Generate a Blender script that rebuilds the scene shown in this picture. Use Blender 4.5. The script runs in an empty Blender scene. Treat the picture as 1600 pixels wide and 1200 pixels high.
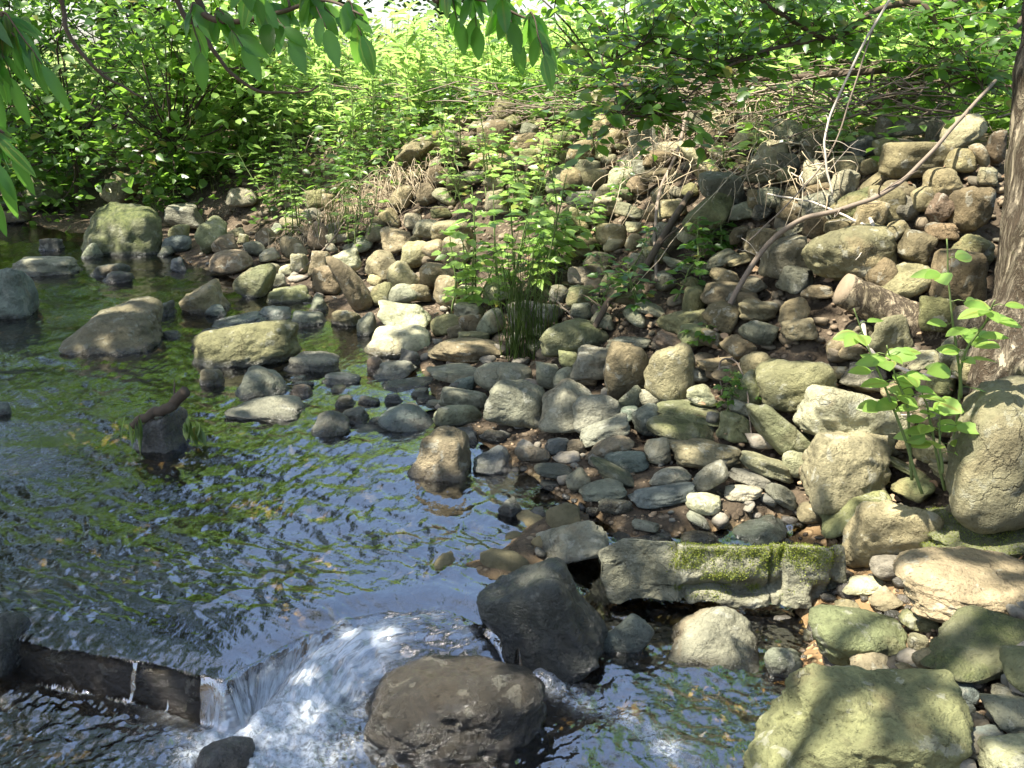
import bpy, math, re
import numpy as np
R = np.random.RandomState
C = bpy.context.scene.collection
# ------------------------------------------------------------------ camera, sky, sun, exposure
F, PITCH, CZ = 1650.0, math.radians(16.9), 1.6
cam = bpy.data.objects.new('camera', bpy.data.cameras.new('camera'))
C.objects.link(cam)
cam.data.lens = 36.0 * F / 1600.0
cam.data.clip_end = 2000
cam.data.clip_start = 0.05
cam.location = (0, 0, CZ)
cam.rotation_euler = (math.pi / 2 - PITCH, 0, 0)
bpy.context.scene.camera = cam
SUN = np.array([-0.42, -0.16, 0.89]); SUN /= np.linalg.norm(SUN)
w = bpy.data.worlds.new('World'); bpy.context.scene.world = w
w.use_nodes = True
nt = w.node_tree
sky = nt.nodes.new('ShaderNodeTexSky'); sky.sky_type = 'NISHITA'; sky.sun_disc = False
sky.sun_elevation = math.asin(SUN[2]); sky.sun_rotation = math.atan2(SUN[0], SUN[1])
sky.air_density = 1.0; sky.dust_density = 2.2
nt.links.new(sky.outputs[0], nt.nodes['Background'].inputs[0])
nt.nodes['Background'].inputs[1].default_value = 0.13
sl = bpy.data.lights.new('sun', 'SUN'); sl.energy = 5.0; sl.angle = math.radians(0.53); sl.color = (1.0, 0.95, 0.85)
so = bpy.data.objects.new('sun', sl); C.objects.link(so)
import mathutils
so.rotation_euler = mathutils.Vector(-SUN).to_track_quat('-Z', 'Y').to_euler()
so.location = (0, 0, 20)
vs = bpy.context.scene.view_settings
vs.view_transform = 'Standard'; vs.look = 'None'; vs.gamma = 1.0; vs.exposure = 1.82
cy = bpy.context.scene.cycles
cy.max_bounces = 5; cy.transparent_max_bounces = 8; cy.diffuse_bounces = 2; cy.glossy_bounces = 2; cy.transmission_bounces = 3; cy.caustics_reflective = False; cy.caustics_refractive = False
try: cy.use_denoising = True
except Exception: pass

# ------------------------------------------------------------------ maths helpers
CP, SP = math.cos(PITCH), math.sin(PITCH)
CAM = np.array([0, 0, CZ])
def ray(px, py):
    u = (px - 800.0) / F; v = -(py - 600.0) / F
    return np.array([u, CP + v * SP, -SP + v * CP])          # forward component = 1
def Q(px, py, dist):                                          # point on a sight line at ground distance dist
    d = ray(px, py); return CAM + d * (dist / d[1])
def Z(px, py, z):                                             # point on a sight line at height z
    d = ray(px, py); return CAM + d * ((z - CZ) / d[2])
def project(p):
    q = p - CAM
    dep = q[..., 1] * CP - q[..., 2] * SP
    return 800 + F * q[..., 0] / dep, 600 - F * (q[..., 1] * SP + q[..., 2] * CP) / dep, dep
def hsh(ix, iy, iz, seed):
    h = (ix.astype(np.int64) * 374761393 + iy.astype(np.int64) * 668265263 + iz.astype(np.int64) * 2147483647 + seed * 974634777) & 0xffffffff
    h = ((h ^ (h >> 13)) * 1274126177) & 0xffffffff
    h = ((h ^ (h >> 16)) * 2246822519) & 0xffffffff
    return ((h ^ (h >> 15)) & 0xffff) / 32767.5 - 1.0
def noise(p, seed=0):
    p = np.asarray(p, float); f = np.floor(p); t = p - f; i = f.astype(np.int64)
    t = t * t * t * (t * (t * 6 - 15) + 10)
    x, y, z = i[:, 0], i[:, 1], i[:, 2]; a, b, c = t[:, 0], t[:, 1], t[:, 2]
    def h(dx, dy, dz): return hsh(x + dx, y + dy, z + dz, seed)
    x00 = h(0,0,0)*(1-a)+h(1,0,0)*a; x10 = h(0,1,0)*(1-a)+h(1,1,0)*a
    x01 = h(0,0,1)*(1-a)+h(1,0,1)*a; x11 = h(0,1,1)*(1-a)+h(1,1,1)*a
    return (x00*(1-b)+x10*b)*(1-c) + (x01*(1-b)+x11*b)*c
def fbm(p, seed=0, oct=4, gain=.5):
    s = 0; amp = 1.0; p = np.asarray(p, float)
    for k in range(oct):
        s = s + amp * noise(p * 2.0 ** k + 17.3 * k, seed + k); amp *= gain
    return s
def n2(x, y, s, seed=0, oct=3): return fbm(np.stack([x * s, y * s, np.full_like(x, .5)], 1), seed, oct)
def smooth(e0, e1, x):
    t = np.clip((x - e0) / (e1 - e0), 0, 1); return t * t * (3 - 2 * t)
def polydist(x, y, P0, signed=True):
    P = np.asarray(P0, float); P = np.asarray(P, float); best = np.full(x.shape, 1e9); sg = np.ones(x.shape); par = np.zeros(x.shape)
    acc = 0.0
    for k in range(len(P) - 1):
        ax, ay = P[k][:2]; bx, by = P[k + 1][:2]; dx, dy = bx - ax, by - ay; L2 = dx * dx + dy * dy; L = math.sqrt(L2)
        t = np.clip(((x - ax) * dx + (y - ay) * dy) / L2, 0, 1)
        ex, ey = x - ax - t * dx, y - ay - t * dy; d = np.hypot(ex, ey); m = d < best
        best = np.where(m, d, best); sg = np.where(m, np.sign(-dy * ex + dx * ey + 1e-9), sg); par = np.where(m, acc + t * L, par); acc += L
    if signed and id(P0) in CLOSE:
        C_ = np.concatenate([P, CLOSE[id(P0)]]); inside = np.zeros(x.shape, bool)
        for k in range(len(C_)):
            (ax, ay), (bx, by) = C_[k], C_[(k + 1) % len(C_)]
            if ay != by: inside ^= ((ay > y) != (by > y)) & (x < (bx - ax) * (y - ay) / (by - ay) + ax)
        sg = np.where(inside, 1.0, -1.0)
    return (best * sg if signed else best), par
CLOSE = {}

# ------------------------------------------------------------------ terrain and water levels
LOW = -0.13
SHORE = [(-22, 19), (-11, 14.2)] + [tuple(Z(*q, 0)[:2]) for q in [(0, 345), (240, 392), (350, 440), (470, 480), (600, 545), (690, 640), (800, 715), (900, 790), (960, 870)]] \
      + [tuple(Z(*q, LOW)[:2]) for q in [(985, 935), (1185, 935), (1222, 985), (1185, 1040), (1165, 1090), (1150, 1200)]] + [(.62, 1.2), (.5, -6)]
LIP = [(-14, 4.5), (-5, 3.3)] + [tuple(Z(*q, 0)[:2]) for q in [(-60, 977), (60, 1000), (200, 1026), (350, 1054), (440, 1003), (560, 958), (680, 945), (810, 985), (880, 940), (960, 880)]] + [(1.4, 3.7)]
CLOSE[id(SHORE)] = np.array([(300, -6.), (300, 300), (-300, 300), (-300, 19)]); CLOSE[id(LIP)] = np.array([(300, 3.7), (300, 300), (-300, 300), (-300, 4.5)])
# LIP runs left -> right; downstream (towards the camera) is its right-hand side, so signed distance < 0 downstream
def level(x, y):
    s, _ = polydist(x, y, LIP)
    return LOW * smooth(0.0, .12, -s)
def ground(x, y):
    x = np.asarray(x, float); y = np.asarray(y, float)
    d, t = polydist(x, y, SHORE)
    d = d + .12 * n2(x, y, .9, 3, 2)
    s, _ = polydist(x, y, LIP); L = LOW * smooth(-.13, -.02, -s)
    foot = .62 + .25 * smooth(5.0, 9.0, y)
    top = 1.43 - .20 * smooth(8., 12., y)
    run = 1.55 + .2 * smooth(4, 8, y)
    rise = np.where(d < foot, .16 * np.clip(d, 0, 9), .16 * foot + (top - .16 * foot) * smooth(-.35, 1.06, (d - foot) / run) / 1.0 - (top - .16 * foot) * smooth(-.35, 1.06, np.zeros_like(d)))
    rise = np.where(d > foot, np.clip(rise, 0, 3), rise)
    left = smooth(-4.2, -8.0, d) * 1.4
    bed = -.05 - .17 * smooth(0, 1.1, -d) + left
    bed = bed + .10 * np.exp(-((s - .30) / .18) ** 2) * (d < 0)
    h = np.where(d < 0, L + bed, L * (1 - smooth(0, .7, d)) - .05 * (1 - smooth(0, .12, d)) + rise)
    h = h + .035 * n2(x, y, 2.3, 11, 3) * smooth(-.3, .8, d) + .012 * n2(x, y, 7., 21, 2)
    far = np.hypot(x, y)
    h = h + smooth(14, 60, far) * 1.5 * (n2(x, y, .05, 31, 2) * .5 + .5)
    return h
_gx = np.arange(-11, 6.01, .03); _gy = np.arange(-4, 24.01, .03)
_GX, _GY = np.meshgrid(_gx, _gy, indexing='ij'); _GH = ground(_GX.ravel(), _GY.ravel()).reshape(_GX.shape)
_SD = polydist(_GX.ravel(), _GY.ravel(), SHORE)[0].reshape(_GX.shape)
_WL = level(_GX.ravel(), _GY.ravel()).reshape(_GX.shape)
def _lookup(H, x, y):
    i = np.clip((np.asarray(x, float) + 11) / .03, 0, len(_gx) - 1.001); j = np.clip((np.asarray(y, float) + 4) / .03, 0, len(_gy) - 1.001)
    a = i.astype(int); b = j.astype(int); u = i - a; v = j - b
    return (H[a, b] * (1 - u) + H[a + 1, b] * u) * (1 - v) + (H[a, b + 1] * (1 - u) + H[a + 1, b + 1] * u) * v
def gfast(x, y): return _lookup(_GH, x, y)
def gz(x, y): return float(gfast(x, y)) if abs(x) < 6 and -4 < y < 24 else float(ground(np.array([x]), np.array([y]))[0])
_steps = np.linspace(1.2, 24, 1400)
def G(px, py, water=False):                                   # where a sight line meets the ground (or the water on it)
    d = ray(px, py); p = CAM + d * (_steps[:, None] / d[1]); h = gfast(p[:, 0], p[:, 1])
    if water: h = np.maximum(h, _lookup(_WL, p[:, 0], p[:, 1]) - .01)
    below = np.nonzero(p[:, 2] < h)[0]
    k = below[0] if len(below) else len(_steps) - 1
    if p[k, 1] > 4.6:                                          # a sight line that clears the crest stops on it
        over = np.nonzero((_lookup(_SD, p[:k, 0], p[:k, 1]) > 2.3) & (p[:k, 2] < h[:k] + .12))[0]
        if len(over): k = over[0]
    return p[k]
def on_ground(px, py, lift=0.0):
    p = G(px, py).copy(); p[2] += lift; return p

# ------------------------------------------------------------------ mesh helpers
def mesh(name, V, T, smoothed=True, attr=None):
    V = np.asarray(V, np.float32).reshape(-1, 3); T = np.asarray(T, np.int32).reshape(-1, 3)
    me = bpy.data.meshes.new(name)
    me.vertices.add(len(V)); me.vertices.foreach_set('co', V.ravel())
    me.loops.add(T.size); me.loops.foreach_set('vertex_index', T.ravel())
    me.polygons.add(len(T)); me.polygons.foreach_set('loop_start', np.arange(0, T.size, 3, dtype=np.int32))
    try: me.polygons.foreach_set('loop_total', np.full(len(T), 3, np.int32))
    except Exception: pass
    me.polygons.foreach_set('use_smooth', np.full(len(T), smoothed, dtype=bool))
    me.update(calc_edges=True)
    for k, v in (attr or {}).items():
        a = me.attributes.new(k, 'FLOAT', 'POINT'); a.data.foreach_set('value', np.asarray(v, np.float32))
    return me
def obj(name, me, mat, parent=None, loc=(0, 0, 0), color=None):
    o = bpy.data.objects.new(name, me); C.objects.link(o)
    if mat and not me.materials: me.materials.append(mat)
    o.location = loc
    if parent: o.parent = parent
    if color is not None: o.color = (*color, 1)
    return o
def empty(name, loc, label, cat, group=None):
    o = bpy.data.objects.new(name, None); C.objects.link(o); o.location = loc; o.empty_display_size = .05
    tag(o, label, cat, group); return o
def tag(o, label, cat, group=None):
    o['label'] = label; o['category'] = cat
    if group: o['group'] = group
    return o
class MB:
    def __init__(s): s.v = []; s.t = []; s.n = 0; s.a = []
    def add(s, V, T, a=0.0):
        V = np.asarray(V, float).reshape(-1, 3); s.v.append(V); s.t.append(np.asarray(T).reshape(-1, 3) + s.n)
        s.a.append(np.broadcast_to(np.asarray(a, float), (len(V),))); s.n += len(V)
    def mesh(s, name, origin=(0, 0, 0), smoothed=True):
        return mesh(name, np.concatenate(s.v) - np.asarray(origin), np.concatenate(s.t), smoothed, {'lv': np.concatenate(s.a)})
def tube(mb, pts, rad, sides=6, a=0.0, cap=True):
    P = np.asarray(pts, float); n = len(P); r = np.broadcast_to(np.asarray(rad, float), (n,))
    T = np.gradient(P, axis=0); T /= np.linalg.norm(T, axis=1)[:, None] + 1e-12
    ref = np.array([0, 0, 1.]) if abs(T[:, 2].mean()) < .8 else np.array([1., 0, 0])
    U = np.cross(T, ref); U /= np.linalg.norm(U, axis=1)[:, None] + 1e-12; W = np.cross(T, U)
    an = np.arange(sides) * 2 * math.pi / sides
    V = P[:, None] + r[:, None, None] * (np.cos(an)[None, :, None] * U[:, None] + np.sin(an)[None, :, None] * W[:, None])
    idx = np.arange(n * sides).reshape(n, sides); A = idx[:-1]; B = idx[1:]; A2 = np.roll(A, -1, 1); B2 = np.roll(B, -1, 1)
    F_ = np.concatenate([np.stack([A, A2, B2], -1).reshape(-1, 3), np.stack([A, B2, B], -1).reshape(-1, 3)])
    V = V.reshape(-1, 3)
    if cap:
        V = np.concatenate([V, P[:1], P[-1:]]); c0, c1 = n * sides, n * sides + 1; s0, s1 = idx[0], idx[-1]
        F_ = np.concatenate([F_, np.stack([np.full(sides, c0), np.roll(s0, -1), s0], 1), np.stack([np.full(sides, c1), s1, np.roll(s1, -1)], 1)])
    mb.add(V, F_, a)
def spline(pts, n=24):
    P = np.asarray(pts, float); P = np.concatenate([2 * P[:1] - P[1:2], P, 2 * P[-1:] - P[-2:-1]]); m = len(P) - 3; out = []
    for u in np.linspace(0, m - 1e-6, n):
        k = int(u); t = u - k; a, b, c, d = P[k:k + 4]
        out.append(.5 * (2 * b + (c - a) * t + (2 * a - 5 * b + 4 * c - d) * t * t + (3 * b - a - 3 * c + d) * t ** 3))
    return np.array(out)
def wiggle(P, amp, seed, freq=3.0):
    P = np.asarray(P, float).copy(); u = np.linspace(0, freq, len(P))
    for k in range(3): P[:, k] += amp * fbm(np.stack([u, np.full_like(u, seed * 1.7 + k * 9.1), np.zeros_like(u)], 1), seed + k, 3)
    return P
LEAF_V = np.array([(0,0,0), (-.42,.28,.07), (.42,.28,.07), (-.40,.6,.03), (.40,.6,.03), (0,1,-.12), (0,.42,0)], float)
LEAF_T = np.array([(0,2,6), (0,6,1), (1,6,3), (2,4,6), (3,6,5), (4,5,6)])
def leaves(mb, pos, tip, nor, length, wid, rs):
    n = len(pos); tip = tip / (np.linalg.norm(tip, axis=1)[:, None] + 1e-9)
    side = np.cross(tip, nor); side /= np.linalg.norm(side, axis=1)[:, None] + 1e-9; nn = np.cross(side, tip)
    L = np.broadcast_to(np.asarray(length, float), (n,))[:, None, None]
    V = pos[:, None] + L * (LEAF_V[None, :, :1] * wid * side[:, None] + LEAF_V[None, :, 1:2] * tip[:, None] + LEAF_V[None, :, 2:] * nn[:, None] * rs.uniform(.3, 1.6, (n, 1, 1)))
    T = LEAF_T[None] + (np.arange(n) * 7)[:, None, None]
    mb.add(V.reshape(-1, 3), T.reshape(-1, 3), np.repeat(rs.rand(n), 7))
def rdir(rs, n, zlo=-1, zhi=1):
    z = rs.uniform(zlo, zhi, n); a = rs.uniform(0, 2 * math.pi, n); q = np.sqrt(np.clip(1 - z * z, 0, 1)); return np.stack([q * np.cos(a), q * np.sin(a), z], 1)

# ------------------------------------------------------------------ materials
def newmat(name):
    m = bpy.data.materials.new(name); m.use_nodes = True; m.node_tree.nodes.clear(); return m, N(m.node_tree)
class N:
    def __init__(s, t): s.t = t
    def __call__(s, typ, ins=None, **kw):
        n = s.t.nodes.new('ShaderNode' + typ)
        for k, v in kw.items(): setattr(n, k, v)
        for k, v in (ins or {}).items():
            if hasattr(v, 'is_output') or isinstance(v, bpy.types.NodeSocket): s.t.links.new(v, n.inputs[k])
            else: n.inputs[k].default_value = v
        return n
    def math(s, op, a, b=0.0, c=0.0, clamp=False): return s('Math', {0: a, 1: b, 2: c}, operation=op, use_clamp=clamp).outputs[0]
    def noise(s, vec, scale, detail=4, rough=.55, dist=0.0): return s('TexNoise', {'Vector': vec, 'Scale': scale, 'Detail': detail, 'Roughness': rough, 'Distortion': dist}).outputs[0]
    def ramp(s, v, lo, hi, a=0.0, b=1.0): return s('MapRange', {'Value': v, 'From Min': lo, 'From Max': hi, 'To Min': a, 'To Max': b}, interpolation_type='SMOOTHSTEP').outputs[0]
    def mix(s, f, a, b, mode='MIX'):
        n = s('Mix', data_type='RGBA', blend_type=mode)
        for sock, v in ((n.inputs[0], f), (n.inputs[6], a), (n.inputs[7], b)):
            if isinstance(v, bpy.types.NodeSocket): s.t.links.new(v, sock)
            else: sock.default_value = v if not isinstance(v, tuple) or len(v) == 4 else (*v, 1)
        return n.outputs[2]
    def out(s, surf): s.t.links.new(surf, s('OutputMaterial').inputs[0])

def rock_material():
    m, n = newmat('weathered_rock')
    tc = n('TexCoord'); oi = n('ObjectInfo')
    off = n('VectorMath', {0: tc.outputs['Object'], 1: n('CombineXYZ', {0: n.math('MULTIPLY', oi.outputs['Random'], 37.0), 1: n.math('MULTIPLY', oi.outputs['Random'], 91.0), 2: n.math('MULTIPLY', oi.outputs['Random'], 13.0)}).outputs[0]}, operation='ADD').outputs[0]
    base = oi.outputs['Color']
    n1 = n.noise(off, 6.0, 6, .6); n2_ = n.noise(off, 45.0, 5, .65); n3 = n.noise(off, 3.0, 4, .6, .6); n4 = n.noise(off, 14., 5, .6, .3)
    col = n.mix(n.ramp(n1, .3, .7), n.mix(1.0, base, (.62, .60, .56), 'MULTIPLY'), n.mix(1.0, base, (1.28, 1.22, 1.12), 'MULTIPLY'))
    col = n.mix(n.ramp(n2_, .42, .75, 0, .55), col, n.mix(1.0, col, (.45, .44, .42), 'MULTIPLY'))
    pit = n.ramp(n.noise(off, 110.0, 3, .6), .60, .72, 0, .6)
    col = n.mix(pit, col, n.mix(1.0, col, (.35, .33, .30), 'MULTIPLY'))
    # rusty stains, pale lichen
    col = n.mix(n.ramp(n3, .56, .72, 0, .45), col, (.26, .17, .085))
    col = n.mix(n.ramp(n4, .58, .63, 0, .45), col, (.40, .39, .31)); col = n.mix(n.ramp(n.noise(off, 9., 7, .7, .8), .55, .62, 0, .5), col, n.mix(1.0, col, (.5, .5, .46), 'MULTIPLY'))
    geo = n('NewGeometry'); sep = n('SeparateXYZ', {0: geo.outputs['Normal']}); pos = n('SeparateXYZ', {0: geo.outputs['Position']})
    at = lambda k: n('Attribute', attribute_name=k, attribute_type='OBJECT').outputs['Fac']
    # algae and moss
    mo = n.math('ADD', n.math('ADD', at('moss'), n.math('MULTIPLY', sep.outputs[2], .25)), n.math('MULTIPLY', n.math('SUBTRACT', n.noise(off, 5.0, 5, .65, .4), .5), 1.5))
    mf = n.ramp(mo, .70, 1.15, 0, .85)
    mcol = n.mix(n.ramp(n.noise(off, 24., 5, .7), .35, .65), (.045, .062, .018), (.145, .165, .05))
    alg = n.ramp(n.math('ADD', at('moss'), n.math('MULTIPLY', n.math('SUBTRACT', n3, .5), .9)), .1, .7, 0, .55)
    col = n.mix(alg, col, n.mix(n.ramp(n4, .35, .65), (.085, .092, .048), (.19, .19, .11)))
    col = n.mix(mf, col, mcol)
    # wet below the splash line
    wl = n.math('SUBTRACT', n.math('ADD', at('wline'), n.math('MULTIPLY', n.math('SUBTRACT', n1, .5), .10)), pos.outputs[2])
    wet = n.math('MAXIMUM', n.ramp(wl, -.012, .02), n.math('MULTIPLY', at('wet'), n.ramp(n1, .25, .6, .75, 1)), clamp=True)
    col = n.mix(wet, col, n.mix(1.0, col, (.30, .29, .27), 'MULTIPLY'))
    rough = n('MapRange', {'Value': wet, 'From Min': 0., 'From Max': 1., 'To Min': .82, 'To Max': .2}).outputs[0]
    h = n.math('ADD', n.math('ADD', n.math('MULTIPLY', n.noise(off, 20., 9, .72), 1.1), n.math('MULTIPLY', n2_, .35)), n.math('MULTIPLY', n.math('ABSOLUTE', n.math('SUBTRACT', n.noise(off, 8., 6, .65, .5), .5)), 1.6))
    h = n.math('SUBTRACT', h, n.math('MULTIPLY', pit, .25))
    h = n.math('ADD', h, n.math('MULTIPLY', n.math('MULTIPLY', mf, n.noise(off, 160., 3)), .6))
    vo = n('TexVoronoi', {'Vector': n('VectorMath', {0: off, 1: n('CombineXYZ', {0: n.math('MULTIPLY', n1, .35), 1: n.math('MULTIPLY', n3, .35), 2: n.math('MULTIPLY', n4, .2)}).outputs[0]}, operation='ADD').outputs[0], 'Scale': 3.2}, feature='DISTANCE_TO_EDGE').outputs['Distance']
    crack = n.math('MULTIPLY', n.ramp(vo, 0.0, .022, 1, 0), n.ramp(n3, .5, .62))
    h = n.math('SUBTRACT', h, n.math('MULTIPLY', crack, .3))
    col = n.mix(n.math('MULTIPLY', crack, .3), col, n.mix(1.0, col, (.25, .23, .2), 'MULTIPLY'))
    bp = n('Bump', {'Height': h, 'Strength': 1.0, 'Distance': .024})
    p = n('BsdfPrincipled', {'Base Color': col, 'Roughness': rough, 'Normal': bp.outputs[0], 'Specular IOR Level': n('MapRange', {'Value': wet, 'To Min': .25, 'To Max': .75}).outputs[0]})
    n.out(p.outputs[0]); return m
def soil_material():
    m, n = newmat('bank_soil_and_stream_bed')
    tc = n('TexCoord').outputs['Object']; pos = n('SeparateXYZ', {0: n('NewGeometry').outputs['Position']})
    a = n.noise(tc, 3., 6, .6); b = n.noise(tc, 40., 5, .7); vo = n('TexVoronoi', {'Vector': tc, 'Scale': 26.}); vd = vo.outputs['Distance']
    col = n.mix(n.ramp(a, .3, .7), (.05, .037, .024), (.12, .09, .058))
    col = n.mix(n.ramp(b, .45, .7, 0, .7), col, (.045, .033, .022))
    peb = n.ramp(vd, .25, .5, 1, 0)
    pebc = n.mix(n('SeparateColor', {0: vo.outputs['Color']}).outputs[0], (.13, .10, .065), (.28, .22, .15))
    lit = n.ramp(n.noise(tc, 6., 3), .48, .6)
    col = n.mix(n.math('MULTIPLY', peb, lit), col, pebc)
    far = n.math('MULTIPLY', n.ramp(n.math('ADD', pos.outputs[1], n.math('MULTIPLY', pos.outputs[0], .73)), 8.2, 9.6), n.ramp(pos.outputs[2], 1.05, 1.25))
    col = n.mix(far, col, n.mix(b, (.13, .18, .04), (.26, .30, .10)))
    bed = n.ramp(pos.outputs[2], .03, -.04)
    low = n.ramp(n.math('ADD', n.noise(tc, 2.2, 5, .6, .4), n.ramp(pos.outputs[0], -.2, .6, 0, .2)), .38, .62)
    bedc = n.mix(low, n.mix(peb, (.045, .055, .018), (.11, .105, .04)), n.mix(peb, (.22, .14, .065), (.40, .27, .14)))
    col = n.mix(bed, col, bedc)
    h = n.math('ADD', n.math('MULTIPLY', peb, .8), b)
    bp = n('Bump', {'Height': h, 'Strength': .9, 'Distance': .02})
    p = n('BsdfPrincipled', {'Base Color': col, 'Roughness': .9, 'Normal': bp.outputs[0], 'Specular IOR Level': .2}); n.out(p.outputs[0]); return m
def water_material():
    m, n = newmat('stream_water')
    tc = n('TexCoord').outputs['Object']
    mp = n('Mapping', {'Vector': tc, 'Rotation': (0, 0, math.radians(-38)), 'Scale': (1.0, .55, 1.0)}).outputs[0]
    h = n.math('ADD', n.noise(mp, 26., 3, .5, .5), n.math('MULTIPLY', n.noise(mp, 70., 2, .5, .3), .3))
    fo = n('Attribute', attribute_name='foam').outputs['Fac']
    bp = n('Bump', {'Height': h, 'Strength': .34, 'Distance': .010})
    fr = n('Fresnel', {'IOR': 2.8, 'Normal': bp.outputs[0]}).outputs[0]
    tr = n('BsdfTransparent', {'Color': (.74, .72, .56, 1)}); gl = n('BsdfGlossy', {'Color': (1, 1, 1, 1), 'Roughness': .03, 'Normal': bp.outputs[0]})
    mx = n('MixShader', {0: fr, 1: tr.outputs[0], 2: gl.outputs[0]})
    at = lambda k: n('Attribute', attribute_name=k).outputs['Fac']
    sv = n('CombineXYZ', {0: at('across'), 1: n.math('MULTIPLY', at('along'), .16), 2: .0}).outputs[0]
    st = n.noise(sv, 48., 5, .68, .25); fine = n.noise(tc, 80., 4, .7); sw = at('sheet')
    brk = n.math('ADD', n.math('MULTIPLY', st, sw), n.math('MULTIPLY', n.math('ADD', n.math('MULTIPLY', fine, .7), n.math('MULTIPLY', n.noise(tc, 22., 4, .6), .3)), n.math('SUBTRACT', 1.0, sw)))
    fn = n.math('MULTIPLY', n.ramp(brk, .36, .64, 0, 1), n.ramp(fo, .05, .8, 0, .95))
    fn = n.math('ADD', fn, n.ramp(fo, .45, 1.1, 0, .32), clamp=True)
    fb = n('Bump', {'Height': brk, 'Strength': 1.0, 'Distance': .02, 'Normal': bp.outputs[0]})
    white = n('BsdfPrincipled', {'Base Color': (.78, .84, .90, 1), 'Roughness': .25, 'Normal': fb.outputs[0]})
    trl = n('BsdfTranslucent', {'Color': (.7, .78, .84, 1)}); wm = n('MixShader', {0: .3, 1: white.outputs[0], 2: trl.outputs[0]})
    n.out(n('MixShader', {0: fn, 1: mx.outputs[0], 2: wm.outputs[0]}).outputs[0]); return m
def leaf_material(name, dark, light, glow, gloss=.38, tf=.42):
    m, n = newmat(name)
    lv = n('Attribute', attribute_name='lv').outputs['Fac']; rnd = n('ObjectInfo').outputs['Random']
    tc = n('TexCoord').outputs['Object']
    v = n.math('FRACT', n.math('ADD', lv, rnd))
    col = n.mix(v, dark, light); col = n.mix(n.ramp(n.noise(tc, 35., 3), .35, .7, 0, .4), col, n.mix(1.0, col, (.6, .65, .5), 'MULTIPLY'))
    col = n.mix(n.ramp(v, .93, .97), col, (.20, .17, .04))
    p = n('BsdfPrincipled', {'Base Color': col, 'Roughness': gloss, 'Specular IOR Level': .45})
    t = n('BsdfTranslucent', {'Color': n.mix(v, glow, tuple(min(1, c * 1.35) for c in glow))})
    n.out(n('MixShader', {0: tf, 1: p.outputs[0], 2: t.outputs[0]}).outputs[0]); return m
def bark_material(name, c0, c1, scale=18., stretch=.25, bump=.02, mossy=0.0):
    m, n = newmat(name); tc = n('TexCoord').outputs['Object']
    mp = n('Mapping', {'Vector': tc, 'Scale': (1, 1, stretch)}).outputs[0]
    a = n.noise(mp, scale, 7, .7, .4); b = n.noise(tc, 4., 4)
    r = n.math('ABSOLUTE', n.math('SUBTRACT', a, .5))
    col = n.mix(n.ramp(r, .0, .09), c0, c1); col = n.mix(n.ramp(b, .45, .65, 0, .45), col, n.mix(1.0, col, (.6, .62, .5), 'MULTIPLY'))
    if mossy: col = n.mix(n.ramp(n.noise(tc, 7., 5, .65), .55, .7, 0, mossy), col, (.13, .14, .045))
    bp = n('Bump', {'Height': n.ramp(r, 0, .12), 'Strength': .9, 'Distance': bump})
    p = n('BsdfPrincipled', {'Base Color': col, 'Roughness': .88, 'Normal': bp.outputs[0], 'Specular IOR Level': .2}); n.out(p.outputs[0]); return m
def plain(name, c0, c1, scale=20., rough=.85):
    m, n = newmat(name); tc = n('TexCoord').outputs['Object']; lv = n('Attribute', attribute_name='lv').outputs['Fac']
    col = n.mix(n.math('FRACT', n.math('ADD', lv, n.math('MULTIPLY', n.noise(tc, scale, 4), .6))), c0, c1)
    p = n('BsdfPrincipled', {'Base Color': col, 'Roughness': rough, 'Specular IOR Level': .25}); n.out(p.outputs[0]); return m
M = dict(rock=rock_material(), soil=soil_material(), water=water_material(),
    ovate=leaf_material('broad_leaf', (.035, .085, .015), (.075, .15, .025), (.26, .48, .05)),
    hang=leaf_material('hanging_leaf', (.03, .085, .02), (.06, .14, .03), (.26, .56, .07), .3, .55),
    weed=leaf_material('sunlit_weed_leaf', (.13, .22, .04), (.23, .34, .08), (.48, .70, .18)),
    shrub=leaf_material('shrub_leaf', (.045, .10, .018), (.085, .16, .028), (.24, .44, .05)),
    grass=leaf_material('grass_blade', (.07, .12, .025), (.14, .19, .05), (.2, .3, .05)),
    far=leaf_material('far_leaf', (.08, .14, .025), (.16, .23, .045), (.34, .48, .07)),
    dark=leaf_material('shaded_tree_leaf', (.016, .04, .010), (.035, .075, .018), (.05, .11, .015), .5, .25),
    bark=bark_material('grey_brown_bark', (.07, .05, .03), (.30, .25, .17), 14., .3, .05, .4),
    log=bark_material('weathered_log', (.08, .06, .04), (.36, .29, .19), 26., .5, .015),
    cut=plain('cut_wood', (.16, .12, .075), (.34, .27, .18), 60.),
    twig=plain('dry_twig', (.085, .062, .042), (.25, .20, .15), 30.),
    darktwig=plain('live_twig', (.045, .032, .022), (.10, .075, .05), 30.),
    pale=plain('bleached_stick', (.26, .22, .17), (.50, .45, .37), 30.),
    stem=plain('green_stem', (.09, .14, .035), (.16, .20, .07), 30.),
    straw=plain('dry_grass_blade', (.26, .20, .12), (.48, .40, .27), 30.),
    litter=plain('dead_leaf', (.12, .07, .035), (.32, .22, .13), 30.))

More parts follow.
